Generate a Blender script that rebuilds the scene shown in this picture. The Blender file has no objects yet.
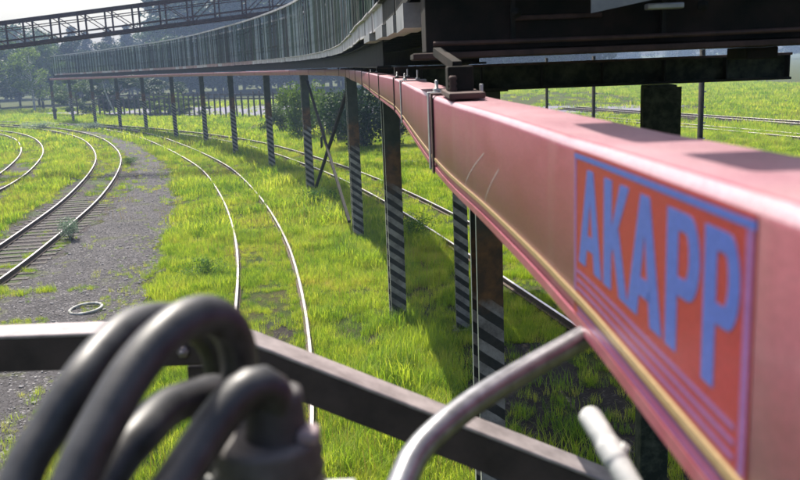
import bpy, bmesh, math, random
import numpy as np
from mathutils import Vector, Matrix
random.seed(7); rng = np.random.default_rng(7)
R = math.radians
scene = bpy.context.scene
col = scene.collection

# ------------------------------------------------------------------ camera
CAMZ = 5.3
cam_d = bpy.data.cameras.new('camera'); cam = bpy.data.objects.new('camera', cam_d); col.objects.link(cam)
scene.camera = cam
cam_d.sensor_width = 36.0; cam_d.sensor_fit = 'HORIZONTAL'
cam_d.lens = 858.0/800.0*36.0
cam_d.clip_start = 0.02; cam_d.clip_end = 6000
pitch = math.atan((240-64)/858.0); roll = R(2.3)
f = Vector((0, math.cos(pitch), -math.sin(pitch))); u0 = Vector((0, math.sin(pitch), math.cos(pitch))); r0 = Vector((1, 0, 0))
cr, sr = math.cos(roll), math.sin(roll)
right = r0*cr - u0*sr
up = r0*sr + u0*cr
M3 = Matrix((right, up, -f)).transposed()
cam.matrix_world = Matrix.Translation((0, 0, CAMZ)) @ M3.to_4x4()
cam_d.dof.use_dof = True; cam_d.dof.focus_distance = 5.5; cam_d.dof.aperture_fstop = 8.0

# ------------------------------------------------------------------ world + sun
SUN_EL, SUN_AZ = R(55), R(-25)          # azimuth clockwise from +Y
w = bpy.data.worlds.new('World'); scene.world = w; w.use_nodes = True
nt = w.node_tree; nt.nodes.clear()
out = nt.nodes.new('ShaderNodeOutputWorld'); bg = nt.nodes.new('ShaderNodeBackground'); sky = nt.nodes.new('ShaderNodeTexSky')
sky.sky_type = 'NISHITA'; sky.sun_disc = False; sky.sun_elevation = SUN_EL; sky.sun_rotation = SUN_AZ
sky.air_density = 1.0; sky.dust_density = 4.0; sky.ozone_density = 1.0
nt.links.new(sky.outputs[0], bg.inputs[0]); bg.inputs[1].default_value = 0.10
nt.links.new(bg.outputs[0], out.inputs[0])
S = Vector((math.sin(SUN_AZ)*math.cos(SUN_EL), math.cos(SUN_AZ)*math.cos(SUN_EL), math.sin(SUN_EL)))
sd = bpy.data.lights.new('sun', 'SUN'); sd.energy = 5.0; sd.angle = R(0.53); sd.color = (1.0, 0.94, 0.84)
so = bpy.data.objects.new('sun', sd); col.objects.link(so); so.rotation_euler = S.to_track_quat('Z', 'Y').to_euler()
scene.view_settings.view_transform = 'Standard'; scene.view_settings.look = 'None'
scene.view_settings.exposure = 0.92; scene.view_settings.gamma = 1.0
scene.cycles.max_bounces = 8; scene.cycles.transparent_max_bounces = 8; scene.cycles.volume_bounces = 1

# ------------------------------------------------------------------ materials
def new_mat(name):
    m = bpy.data.materials.new(name); m.use_nodes = True
    n = m.node_tree; n.nodes.clear()
    o = n.nodes.new('ShaderNodeOutputMaterial')
    return m, n, o
def N(n, t, **kw):
    x = n.nodes.new(t)
    for k, v in kw.items(): setattr(x, k, v)
    return x
def ramp(n, fac, stops):
    r = N(n, 'ShaderNodeValToRGB'); e = r.color_ramp.elements
    while len(e) < len(stops): e.new(0.5)
    for i, (p, c) in enumerate(stops):
        e[i].position = p; e[i].color = (c[0], c[1], c[2], 1)
    n.links.new(fac, r.inputs[0]); return r.outputs[0]
def noise(n, scale, detail=4, rough=0.6, vec=None, obj=False):
    if vec is None:
        tc = N(n, 'ShaderNodeTexCoord') if obj else N(n, 'ShaderNodeNewGeometry')
        vec = tc.outputs['Object'] if obj else tc.outputs['Position']
    t = N(n, 'ShaderNodeTexNoise'); t.inputs['Scale'].default_value = scale; t.inputs['Detail'].default_value = detail
    t.inputs['Roughness'].default_value = rough; n.links.new(vec, t.inputs['Vector']); return t.outputs[0]
def mix(n, fac, a, b):
    m = N(n, 'ShaderNodeMix', data_type='RGBA')
    if isinstance(fac, (int, float)): m.inputs[0].default_value = fac
    else: n.links.new(fac, m.inputs[0])
    for s, v in ((m.inputs[6], a), (m.inputs[7], b)):
        if isinstance(v, tuple): s.default_value = (v[0], v[1], v[2], 1)
        else: n.links.new(v, s)
    return m.outputs[2]
def bsdf(n, o, colr, rough=0.6, metal=0.0, bump=None, bstr=0.3, bdist=0.01, spec=None):
    b = N(n, 'ShaderNodeBsdfPrincipled')
    if isinstance(colr, tuple): b.inputs['Base Color'].default_value = (*colr, 1)
    else: n.links.new(colr, b.inputs['Base Color'])
    if isinstance(rough, (int, float)): b.inputs['Roughness'].default_value = rough
    else: n.links.new(rough, b.inputs['Roughness'])
    b.inputs['Metallic'].default_value = metal
    if spec is not None: b.inputs['Specular IOR Level'].default_value = spec
    if bump is not None:
        bp = N(n, 'ShaderNodeBump'); bp.inputs['Strength'].default_value = bstr; bp.inputs['Distance'].default_value = bdist
        n.links.new(bump, bp.inputs['Height']); n.links.new(bp.outputs[0], b.inputs['Normal'])
    n.links.new(b.outputs[0], o.inputs[0]); return b
MAT = {}
def simple(name, c1, c2, scale=6, rough=0.6, metal=0.0, bstr=0.2, lo=0.35, hi=0.65, obj=True, spec=None, bdist=0.005):
    m, n, o = new_mat(name)
    t = noise(n, scale, 6, 0.65, obj=obj)
    c = ramp(n, t, [(lo, c1), (hi, c2)])
    bsdf(n, o, c, rough, metal, t, bstr, bdist, spec); MAT[name] = m; return m
def math_n(n, op, a, b=None):
    x = N(n, 'ShaderNodeMath', operation=op)
    for i, v in enumerate((a, b)):
        if v is None: continue
        if isinstance(v, (int, float)): x.inputs[i].default_value = v
        else: n.links.new(v, x.inputs[i])
    return x.outputs[0]

simple('dark_steel', (0.012, 0.014, 0.012), (0.034, 0.030, 0.026), 9, 0.8, spec=0.2)
simple('black_steel', (0.008, 0.010, 0.008), (0.032, 0.024, 0.020), 7, 0.85, spec=0.15)
simple('rust_steel', (0.035, 0.018, 0.014), (0.085, 0.042, 0.035), 14, 0.75)
simple('galvanised', (0.30, 0.31, 0.33), (0.48, 0.49, 0.52), 12, 0.42, 0.5)
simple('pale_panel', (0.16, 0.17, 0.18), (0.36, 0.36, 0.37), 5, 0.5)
simple('toe_board', (0.36, 0.33, 0.33), (0.58, 0.58, 0.60), 3, 0.55)
simple('toe_board_pink', (0.28, 0.17, 0.16), (0.40, 0.30, 0.30), 3, 0.6)
simple('slat_pale', (0.20, 0.25, 0.25), (0.42, 0.47, 0.47), 4, 0.7)
simple('slat_green', (0.022, 0.050, 0.030), (0.055, 0.10, 0.06), 4, 0.75)
simple('slat_dark', (0.012, 0.018, 0.016), (0.03, 0.036, 0.032), 4, 0.75)
simple('bridge_steel', (0.04, 0.022, 0.03), (0.09, 0.05, 0.055), 8, 0.65)
simple('rail_side', (0.03, 0.018, 0.012), (0.08, 0.045, 0.03), 25, 0.8)
simple('sleeper_wood', (0.022, 0.018, 0.015), (0.10, 0.088, 0.080), 12, 0.9, bstr=0.5)
simple('hose_rubber', (0.018, 0.018, 0.020), (0.055, 0.054, 0.056), 55, 0.46, bstr=0.25, spec=0.6, bdist=0.001)
simple('gland_collar', (0.065, 0.060, 0.058), (0.14, 0.130, 0.126), 40, 0.65, bstr=0.4)
simple('gland_rubber', (0.030, 0.027, 0.027), (0.070, 0.064, 0.064), 30, 0.6)
simple('pink_grey', (0.22, 0.16, 0.17), (0.34, 0.27, 0.28), 40, 0.6)
simple('tube_steel', (0.20, 0.20, 0.21), (0.33, 0.33, 0.35), 60, 0.33, 0.75, bstr=0.05)
simple('lever_paint', (0.42, 0.43, 0.42), (0.62, 0.62, 0.60), 50, 0.5)
simple('frame_top_lit', (0.22, 0.19, 0.19), (0.38, 0.33, 0.33), 25, 0.36, 0.2)  # top flanges paler than the sides: light from above painted into the colour
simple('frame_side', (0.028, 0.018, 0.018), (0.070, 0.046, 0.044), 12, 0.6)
simple('fence_wood', (0.06, 0.05, 0.06), (0.13, 0.11, 0.12), 6, 0.85)
simple('tyre_pale', (0.12, 0.12, 0.11), (0.50, 0.50, 0.48), 9, 0.8)
simple('bark_dark', (0.035, 0.028, 0.022), (0.09, 0.075, 0.06), 10, 0.9, bstr=0.6)
simple('bark_birch', (0.10, 0.09, 0.085), (0.60, 0.58, 0.55), 5, 0.8)
simple('stone_a', (0.05, 0.049, 0.052), (0.27, 0.26, 0.275), 6, 0.85)
simple('brass_bolt', (0.30, 0.29, 0.27), (0.55, 0.54, 0.52), 30, 0.35, 0.8)

# polished rail head
m, n, o = new_mat('rail_head'); bsdf(n, o, ramp(n, noise(n, 3, 3), [(0.3, (0.40, 0.36, 0.35)), (0.7, (0.66, 0.62, 0.62))]), 0.36, 0.8); MAT['rail_head'] = m

simple('mossy_steel', (0.018, 0.024, 0.016), (0.10, 0.105, 0.075), 7, 0.85, lo=0.42, hi=0.75, spec=0.2)
# faded red plastic of the conductor bar
def red_plastic(name, ca, cb, rough):
    m, n, o = new_mat(name)
    tc = N(n, 'ShaderNodeTexCoord'); mp = N(n, 'ShaderNodeMapping'); mp.inputs['Scale'].default_value = (1.0, 0.35, 1.0)
    n.links.new(tc.outputs['Object'], mp.inputs[0])
    t = noise(n, 9, 6, 0.7, vec=mp.outputs[0]); t2 = noise(n, 260, 3, 0.8, vec=tc.outputs['Object'])
    mp2 = N(n, 'ShaderNodeMapping'); mp2.inputs['Scale'].default_value = (0.2, 7.0, 0.6); n.links.new(tc.outputs['Object'], mp2.inputs[0])
    t3 = noise(n, 1.5, 3, 0.6, vec=mp2.outputs[0])
    c = ramp(n, t, [(0.3, ca), (0.7, cb)])
    sp = ramp(n, t2, [(0.42, (0.70, 0.70, 0.72)), (0.58, (1.12, 1.1, 1.1))])
    mm = N(n, 'ShaderNodeMix', data_type='RGBA', blend_type='MULTIPLY'); mm.inputs[0].default_value = 0.65
    n.links.new(c, mm.inputs[6]); n.links.new(sp, mm.inputs[7])
    # pale vertical bands: reflections on the plastic put into the colour
    c2 = mix(n, math_n(n, 'MULTIPLY', ramp(n, t3, [(0.5, (0, 0, 0)), (0.68, (1, 1, 1))]), 0.22), mm.outputs[2], (0.36, 0.25, 0.22))
    rr = N(n, 'ShaderNodeMapRange'); n.links.new(t, rr.inputs[0]); rr.inputs[3].default_value = rough-0.08; rr.inputs[4].default_value = rough+0.10
    bsdf(n, o, c2, rr.outputs[0], 0.0, t2, 0.12, 0.0008, 0.4)
    b_ = [q for q in n.nodes if q.type == 'BSDF_PRINCIPLED'][0]; b_.inputs['Coat Weight'].default_value = 0.18; b_.inputs['Coat Roughness'].default_value = 0.22; MAT[name] = m
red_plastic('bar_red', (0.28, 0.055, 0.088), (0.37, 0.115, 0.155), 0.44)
red_plastic('bar_edge_highlight', (0.42, 0.23, 0.27), (0.56, 0.38, 0.42), 0.40)  # pale rounded edge: its soft highlight is put into the colour
red_plastic('bar_top', (0.36, 0.17, 0.20), (0.46, 0.27, 0.30), 0.42)  # paler top face: fading and dust, plus glossy brightness put into the colour
def flat_print(name, c, rough=0.4):
    m, n, o = new_mat(name); tc = N(n, 'ShaderNodeTexCoord'); t = noise(n, 240, 3, 0.8, vec=tc.outputs['Object'])
    a = tuple(x*0.84 for x in c); b = tuple(min(1, x*1.12+0.005) for x in c)
    bsdf(n, o, ramp(n, t, [(0.38, a), (0.62, b)]), rough, 0, t, 0.08, 0.0005, 0.5); MAT[name] = m
flat_print('sticker_red', (0.28, 0.018, 0.024)); flat_print('sticker_blue', (0.05, 0.095, 0.38)); flat_print('sticker_violet', (0.20, 0.075, 0.25))
flat_print('bar_yellow', (0.34, 0.24, 0.12))

# striped post paint, stripes as flat print below 3.3 m
m, n, o = new_mat('post_paint')
geo = N(n, 'ShaderNodeNewGeometry'); sx = N(n, 'ShaderNodeSeparateXYZ'); n.links.new(geo.outputs['Position'], sx.inputs[0])
tc = N(n, 'ShaderNodeTexCoord'); so_ = N(n, 'ShaderNodeSeparateXYZ'); n.links.new(tc.outputs['Object'], so_.inputs[0])
nz = noise(n, 5, 5, 0.7)
v = math_n(n, 'ADD', so_.outputs[2], math_n(n, 'MULTIPLY', so_.outputs[0], 0.75))
v = math_n(n, 'ADD', v, math_n(n, 'MULTIPLY', nz, 0.02))
st = math_n(n, 'FRACT', math_n(n, 'DIVIDE', v, 0.245))
stm = ramp(n, st, [(0.0, (0, 0, 0)), (0.46, (0, 0, 0)), (0.50, (1, 1, 1)), (0.96, (1, 1, 1))])
worn = ramp(n, noise(n, 3.2, 6, 0.75), [(0.34, (0.12, 0.10, 0.098)), (0.60, (0.36, 0.32, 0.31))])
blk = ramp(n, noise(n, 9, 5), [(0.35, (0.012, 0.012, 0.014)), (0.65, (0.04, 0.034, 0.034))])
stc = mix(n, stm, blk, worn)
upc = ramp(n, noise(n, 4, 5), [(0.35, (0.022, 0.028, 0.022)), (0.65, (0.05, 0.055, 0.042))])
rst = ramp(n, noise(n, 6, 5), [(0.4, (0.07, 0.035, 0.018)), (0.65, (0.20, 0.085, 0.03))])
zz = math_n(n, 'ADD', sx.outputs[2], math_n(n, 'MULTIPLY', nz, 0.5))
h1 = ramp(n, math_n(n, 'DIVIDE', zz, 6.0), [(0.50, (1, 1, 1)), (0.535, (0, 0, 0))])
h2 = ramp(n, math_n(n, 'DIVIDE', zz, 6.0), [(0.62, (1, 1, 1)), (0.67, (0, 0, 0))])
c = mix(n, h2, upc, rst); c = mix(n, h1, c, stc)
bsdf(n, o, c, 0.6, 0, nz, 0.3, 0.004); MAT['post_paint'] = m
simple('post_edge_sunlit', (0.42, 0.44, 0.36), (0.62, 0.64, 0.52), 6, 0.55)  # pale left flange edges: sunlight put into the colour

# foliage
def leafy(name, stops, trans=0.45, nscale=0.25, tint=(1.25, 1.2, 0.55)):
    m, n, o = new_mat(name)
    geo = N(n, 'ShaderNodeNewGeometry'); oi = N(n, 'ShaderNodeObjectInfo')
    t = noise(n, nscale, 6, 0.78)
    s = math_n(n, 'ADD', math_n(n, 'MULTIPLY', t, 0.72), math_n(n, 'MULTIPLY', oi.outputs['Random'], 0.28))
    c = ramp(n, s, stops)
    d = N(n, 'ShaderNodeBsdfPrincipled'); n.links.new(c, d.inputs['Base Color']); d.inputs['Roughness'].default_value = 0.55; d.inputs['Specular IOR Level'].default_value = 0.15
    tr = N(n, 'ShaderNodeBsdfTranslucent')
    mm = N(n, 'ShaderNodeMix', data_type='RGBA', blend_type='MULTIPLY'); mm.inputs[0].default_value = 1.0
    n.links.new(c, mm.inputs[6]); mm.inputs[7].default_value = (*tint, 1); n.links.new(mm.outputs[2], tr.inputs[0])
    x = N(n, 'ShaderNodeMixShader'); x.inputs[0].default_value = trans
    n.links.new(d.outputs[0], x.inputs[1]); n.links.new(tr.outputs[0], x.inputs[2]); n.links.new(x.outputs[0], o.inputs[0]); MAT[name] = m
leafy('grass_blade', [(0.28, (0.040, 0.105, 0.020)), (0.41, (0.14, 0.24, 0.028)), (0.53, (0.27, 0.35, 0.042)), (0.65, (0.36, 0.38, 0.085)), (0.76, (0.36, 0.28, 0.13))], 0.5, 0.33, (1.6, 1.6, 0.65))
leafy('weed_leaf', [(0.3, (0.035, 0.10, 0.02)), (0.6, (0.08, 0.17, 0.03))], 0.45, 1.0)
leafy('weed_blue', [(0.3, (0.10, 0.17, 0.12)), (0.6, (0.20, 0.28, 0.20))], 0.3, 2.0, (1, 1, 0.9))
leafy('dry_stem', [(0.3, (0.16, 0.12, 0.06)), (0.6, (0.34, 0.26, 0.12))], 0.3, 1.0)
leafy('leaf_bright', [(0.25, (0.045, 0.10, 0.016)), (0.5, (0.085, 0.15, 0.025)), (0.7, (0.13, 0.19, 0.035))], 0.45, 0.8)
leafy('leaf_mid', [(0.25, (0.025, 0.060, 0.015)), (0.5, (0.05, 0.095, 0.022)), (0.7, (0.08, 0.125, 0.03))], 0.35, 0.6)
leafy('leaf_dark', [(0.25, (0.010, 0.030, 0.012)), (0.5, (0.020, 0.050, 0.018)), (0.7, (0.036, 0.070, 0.022))], 0.2, 0.6, (1.1, 1.1, 0.6))

# ground
m, n, o = new_mat('ground_soil')
a = ramp(n, noise(n, 0.9, 8, 0.8), [(0.30, (0.022, 0.040, 0.012)), (0.46, (0.050, 0.072, 0.018)), (0.56, (0.075, 0.072, 0.030)), (0.68, (0.055, 0.040, 0.030))])
fine = noise(n, 14, 6, 0.8)
mmx = N(n, 'ShaderNodeMix', data_type='RGBA', blend_type='MULTIPLY'); mmx.inputs[0].default_value = 0.8
n.links.new(a, mmx.inputs[6]); n.links.new(ramp(n, fine, [(0.35, (0.25, 0.25, 0.25)), (0.65, (1.6, 1.6, 1.5))]), mmx.inputs[7])
bsdf(n, o, mmx.outputs[2], 0.95, 0, fine, 0.8, 0.08, 0.1); MAT['ground_soil'] = m
def gravel_mat(name, dark, midc, light, patch, amount):
    m, n, o = new_mat(name)
    geo = N(n, 'ShaderNodeNewGeometry')
    vo = N(n, 'ShaderNodeTexVoronoi'); vo.inputs['Scale'].default_value = 27; n.links.new(geo.outputs['Position'], vo.inputs['Vector'])
    sp = N(n, 'ShaderNodeSeparateColor'); n.links.new(vo.outputs['Color'], sp.inputs[0])
    c = ramp(n, sp.outputs[0], [(0.0, dark), (0.5, midc), (0.92, midc), (1.0, light)])
    p = ramp(n, noise(n, 0.55, 7, 0.75), [(amount, (0, 0, 0)), (amount+0.08, (1, 1, 1))])
    pc = ramp(n, noise(n, 6, 5, 0.8), [(0.35, patch), (0.65, tuple(x*1.9 for x in patch))])
    c = mix(n, math_n(n, 'MULTIPLY', p, 0.75), c, pc)
    mv = N(n, 'ShaderNodeMix', data_type='RGBA', blend_type='MULTIPLY'); mv.inputs[0].default_value = 0.7
    n.links.new(c, mv.inputs[6]); n.links.new(ramp(n, noise(n, 0.9, 5, 0.7), [(0.3, (0.6, 0.6, 0.6)), (0.7, (1.25, 1.25, 1.25))]), mv.inputs[7])
    bsdf(n, o, mv.outputs[2], 0.9, 0, noise(n, 38, 5, 0.8), 0.9, 0.022, 0.15); MAT[name] = m
gravel_mat('gravel', (0.022, 0.020, 0.021), (0.082, 0.077, 0.081), (0.30, 0.29, 0.295), (0.055, 0.062, 0.024), 0.56)
gravel_mat('ballast', (0.026, 0.020, 0.020), (0.060, 0.050, 0.050), (0.17, 0.16, 0.16), (0.05, 0.075, 0.022), 0.50)
gravel_mat('yard_gravel', (0.13, 0.125, 0.16), (0.19, 0.18, 0.23), (0.28, 0.27, 0.31), (0.10, 0.14, 0.05), 0.56)
gravel_mat('dark_soil_shade', (0.012, 0.010, 0.009), (0.032, 0.026, 0.023), (0.10, 0.09, 0.08), (0.02, 0.035, 0.010), 0.55)  # near-black soil; also carries the painted shade under the deck

# ------------------------------------------------------------------ mesh helpers
def finish(ob, name, mat, parent):
    mats = mat if isinstance(mat, (list, tuple)) else [mat]
    for k in mats: ob.data.materials.append(MAT[k])
    col.objects.link(ob)
    if parent is not None: ob.parent = parent
    return ob
def mesh_obj(name, verts, faces, mat, parent=None, smooth=False, fmat=None):
    me = bpy.data.meshes.new(name); me.from_pydata([tuple(v) for v in verts], [], faces); me.update()
    if smooth: me.polygons.foreach_set('use_smooth', [True]*len(me.polygons))
    ob = bpy.data.objects.new(name, me); finish(ob, name, mat, parent)
    if fmat is not None: me.polygons.foreach_set('material_index', fmat)
    return ob
def bm_obj(name, bm, mat, parent=None, smooth=False):
    me = bpy.data.meshes.new(name); bmesh.ops.recalc_face_normals(bm, faces=bm.faces); bm.to_mesh(me); bm.free()
    if smooth: me.polygons.foreach_set('use_smooth', [True]*len(me.polygons))
    ob = bpy.data.objects.new(name, me); return finish(ob, name, mat, parent)
def share(name, me, parent=None, loc=(0, 0, 0), rot=(0, 0, 0), scale=(1, 1, 1)):
    ob = bpy.data.objects.new(name, me); ob.location = loc; ob.rotation_euler = rot; ob.scale = scale
    ob.parent = parent; col.objects.link(ob); return ob
def thing(name, label, cat, loc=(0, 0, 0), rotz=0, group=None):
    o = bpy.data.objects.new(name, None); col.objects.link(o); o.location = loc; o.rotation_euler = (0, 0, rotz); o.empty_display_size = 0.2
    return tag(o, label, cat, group)
def tag(o, label=None, cat=None, group=None, kind=None):
    if label: o['label'] = label
    if cat: o['category'] = cat
    if group: o['group'] = group
    if kind: o['kind'] = kind
    return o
def copy_tree(o, parent=None):
    c = o.copy(); col.objects.link(c); c.parent = parent
    for ch in list(o.children): copy_tree(ch, c)
    return c
def add_box(bm, lo, hi, bev=0.0):
    vs = [bm.verts.new((x, y, z)) for z in (lo[2], hi[2]) for y in (lo[1], hi[1]) for x in (lo[0], hi[0])]
    fs = [bm.faces.new([vs[i] for i in q]) for q in ((0, 2, 3, 1), (4, 5, 7, 6), (0, 1, 5, 4), (2, 6, 7, 3), (0, 4, 6, 2), (1, 3, 7, 5))]
    if bev > 0:
        es = list({e for f_ in fs for e in f_.edges})
        bmesh.ops.bevel(bm, geom=es, offset=bev, segments=2, affect='EDGES', profile=0.5)
def box(name, lo, hi, mat, parent=None, bev=0.0):
    bm = bmesh.new(); add_box(bm, lo, hi, bev); return bm_obj(name, bm, mat, parent)
def add_bar(bm, a, b, wd, ht, upv=Vector((0, 0, 1))):
    a = Vector(a); b = Vector(b); d = (b-a).normalized(); s = d.cross(upv)
    if s.length < 1e-4: s = Vector((1, 0, 0))
    s.normalize(); t = s.cross(d)
    vs = [bm.verts.new(p + s*(i*wd/2) + t*(j*ht/2)) for p in (a, b) for i, j in ((-1, -1), (1, -1), (1, 1), (-1, 1))]
    for q in ((0, 3, 2, 1), (4, 5, 6, 7), (0, 1, 5, 4), (1, 2, 6, 5), (2, 3, 7, 6), (3, 0, 4, 7)): bm.faces.new([vs[i] for i in q])
def bar(name, a, b, wd, ht, mat, parent=None):
    bm = bmesh.new(); add_bar(bm, a, b, wd, ht); return bm_obj(name, bm, mat, parent)
def spline(pts, step, closed=False):
    """Catmull-Rom through pts, resampled to an even step"""
    P = [Vector(p) for p in pts]; P = [P[0]*2-P[1]] + P + [P[-1]*2-P[-2]]
    out = []
    for i in range(1, len(P)-2):
        p0, p1, p2, p3 = P[i-1:i+3]
        for k in range(24):
            t = k/24
            out.append(0.5*((2*p1)+(p2-p0)*t+(2*p0-5*p1+4*p2-p3)*t*t+(3*p1-p0-3*p2+p3)*t*t*t))
    out.append(P[-2])
    res = [out[0]]; acc = 0.0
    for a, b in zip(out, out[1:]):
        L = (b-a).length
        while acc + L >= step:
            t = (step-acc)/L; a = a.lerp(b, t); res.append(a.copy()); L = (b-a).length; acc = 0.0
        acc += L
    if (res[-1]-out[-1]).length > step*0.3: res.append(out[-1])
    return res
def hnorm(path, i):
    a = path[max(0, i-1)]; b = path[min(len(path)-1, i+1)]; d = (b-a); d.z = 0; d.normalize()
    return Vector((d.y, -d.x, 0)), d           # right-hand normal, direction
def offset(path, off):
    return [path[i] + hnorm(path, i)[0]*off for i in range(len(path))]
def smooth_path(path, it=3):
    for _ in range(it):
        path = [path[0]] + [(path[i-1]+path[i]*2+path[i+1])/4 for i in range(1, len(path)-1)] + [path[-1]]
    return path
def sweep(profile, path, caps=True):
    """profile: (side, z) pairs, anticlockwise; path: list of Vectors"""
    vs, fs = [], []; k = len(profile)
    for i, p in enumerate(path):
        nrm, _ = hnorm(path, i)
        for a, z in profile: vs.append(p + nrm*a + Vector((0, 0, z)))
    for i in range(len(path)-1):
        for j in range(k):
            fs.append((i*k+j, i*k+(j+1) % k, (i+1)*k+(j+1) % k, (i+1)*k+j))
    if caps: fs.append(tuple(range(k))[::-1]); fs.append(tuple((len(path)-1)*k+j for j in range(k)))
    return vs, fs
def tube(name, pts, r, mat, parent=None, seg=16, step=0.01, radii=None, smooth=True):
    path = spline(pts, step); vs, fs = [], []
    prev = None
    for i, p in enumerate(path):
        d = (path[min(i+1, len(path)-1)]-path[max(i-1, 0)]).normalized()
        if prev is None: s = d.cross(Vector((0.3, 0.2, 1))).normalized()
        else: s = (prev - d*prev.dot(d)).normalized()
        prev = s; t = d.cross(s)
        rr = r if radii is None else r*radii(i/(len(path)-1))
        for k in range(seg):
            a = 2*math.pi*k/seg; vs.append(p + (s*math.cos(a)+t*math.sin(a))*rr)
    for i in range(len(path)-1):
        for k in range(seg): fs.append((i*seg+k, i*seg+(k+1) % seg, (i+1)*seg+(k+1) % seg, (i+1)*seg+k))
    fs.append(tuple(range(seg))[::-1]); fs.append(tuple((len(path)-1)*seg+k for k in range(seg)))
    return mesh_obj(name, vs, fs, mat, parent, smooth)
def lathe(name, prof, loc, mat, parent=None, seg=32, tilt=(0, 0, 0)):
    vs, fs = [], []
    for r, z in prof:
        for k in range(seg): a = 2*math.pi*k/seg; vs.append((r*math.cos(a), r*math.sin(a), z))
    for i in range(len(prof)-1):
        for k in range(seg): fs.append((i*seg+k, i*seg+(k+1) % seg, (i+1)*seg+(k+1) % seg, (i+1)*seg+k))
    fs.append(tuple((len(prof)-1)*seg+k for k in range(seg))); fs.append(tuple(range(seg))[::-1])
    ob = mesh_obj(name, vs, fs, mat, parent, True); ob.location = loc; ob.rotation_euler = tilt; return ob
# value noise for masks
_tab = rng.random((256, 256))
def vnoise(x, y, s):
    x = np.asarray(x)/s+1000; y = np.asarray(y)/s+1000; xi = np.floor(x).astype(int); yi = np.floor(y).astype(int)
    fx = x-xi; fy = y-yi; fx = fx*fx*(3-2*fx); fy = fy*fy*(3-2*fy)
    g = lambda a, b: _tab[a % 256, b % 256]
    return (g(xi, yi)*(1-fx)+g(xi+1, yi)*fx)*(1-fy)+(g(xi, yi+1)*(1-fx)+g(xi+1, yi+1)*fx)*fy
V3 = lambda L, z=0.0: [Vector((x, y, z)) for x, y in L]

# ------------------------------------------------------------------ the lines of the place
POSTS = [(1.75, 0.3), (0.87, 8.5), (-0.1, 17.3), (-1.3, 26.4), (-3.7, 36.1), (-6.6, 45.3), (-10.2, 54.6), (-13.9, 63.2), (-18.2, 71.6), (-22.9, 79.6), (-27.8, 87.6), (-32.9, 95.2), (-38.0, 102.5), (-43.0, 109.8)]
post_path = V3([(1.9, -4)] + POSTS + [(-46, 114)])
LEFT = [(0.22, -2.0), (0.14, 3.0), (0.0, 6.0), (-0.27, 9.0), (-1.0, 17.7), (-2.1, 26.4), (-4.05, 35.5), (-7.3, 45.4), (-10.9, 54.4), (-14.6, 63.0), (-18.8, 71.3), (-23.5, 79.3), (-28.4, 87.2), (-33.5, 94.8), (-38.6, 102.1), (-41.2, 105.8)]
left_path = smooth_path(spline(V3(LEFT), 0.6), 6)
T3R = [(-1.0, 4.0), (-1.2, 8.5), (-1.4, 12.1), (-1.9, 16.5), (-2.4, 19.8), (-3.2, 24.4), (-4.5, 30.3), (-6.2, 36.9), (-8.9, 46.0), (-11.9, 54.0), (-15.3, 62.2), (-19.6, 71.8), (-24.6, 81.3), (-31, 91), (-40, 101), (-52, 111), (-68, 120)]
T2O = [(-9.4, 9.0), (-10.1, 16.0), (-10.5, 21.8), (-11.2, 27.0), (-12.0, 32.0), (-12.7, 36.0), (-13.9, 41.4), (-15.5, 47.8), (-17.7, 55.2), (-20.8, 63.5), (-24.9, 72.9), (-29.8, 81.9), (-36, 91), (-44, 100), (-56, 109), (-72, 118)]
T1O = [(-17.8, 28), (-18.2, 34.5), (-18.9, 40.5), (-20.2, 46.4), (-22.3, 53.4), (-25.1, 61.4), (-28.9, 70.2), (-33.4, 79), (-39, 87.4), (-47, 96), (-58, 104), (-74, 112)]
T4C = [(8.5, 2.0), (5.7, 9.5), (3.8, 17.6), (2.1, 25.0), (0.75, 30.6), (-0.7, 36), (-2.8, 42.7), (-4.9, 48.5), (-7.6, 55.5), (-10.8, 62.6), (-15, 70), (-21, 79), (-28, 88), (-36, 97)]
GL = [(-9.6, 8.0), (-9.6, 14.0), (-9.9, 19.5), (-10.6, 26.4), (-11.4, 31.8), (-12.9, 40.1), (-15.1, 48.9), (-20.1, 62.2), (-26.0, 76.3), (-31.5, 85.0), (-37.5, 92.5)]
GR = [(-4.9, 8.0), (-5.4, 14.0), (-6.0, 19.9), (-7.6, 27.4), (-10.2, 39.4), (-13.6, 50.5), (-18.4, 63.1), (-23.8, 74.3), (-29.3, 84.0), (-32.5, 87.5), (-37.9, 93.0)]

# ------------------------------------------------------------------ ground
def ribbon(name, L, Rr, z, mat, jag=0.25, kind='structure'):
    n_ = 260
    def rs(P):
        s = spline(V3(P), 0.2); idx = np.linspace(0, len(s)-1, n_).astype(int); return [s[i] for i in idx]
    a, b = rs(L), rs(Rr); vs, fs = [], []
    for i in range(n_):
        w_ = (b[i]-a[i]); ln = max(w_.length, 0.05); d = w_/ln
        ja = (vnoise([a[i].x*3], [a[i].y], 0.7)[0]-0.5)*2*jag + (vnoise([a[i].x], [a[i].y*3], 0.25)[0]-0.5)*jag
        jb = (vnoise([b[i].x*3+50], [b[i].y], 0.7)[0]-0.5)*2*jag + (vnoise([b[i].x+50], [b[i].y*3], 0.25)[0]-0.5)*jag
        p, q = a[i]-d*ja, b[i]+d*jb
        for k in range(5):
            v_ = p.lerp(q, k/4); vs.append((v_.x, v_.y, z))
    for i in range(n_-1):
        for k in range(4): fs.append((i*5+k, i*5+k+1, i*5+k+6, i*5+k+5))
    o = mesh_obj(name, vs, fs, mat); o['kind'] = kind; return o
g = mesh_obj('ground', [(-1500, -60, 0), (1500, -60, 0), (1500, 2500, 0), (-1500, 2500, 0)], [(0, 1, 2, 3)], 'ground_soil'); g['kind'] = 'structure'
ribbon('gravel_path', GL, GR, 0.012, 'gravel', 0.45)
t2i = offset(spline(V3(T2O), 2.0), -1.5)
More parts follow.
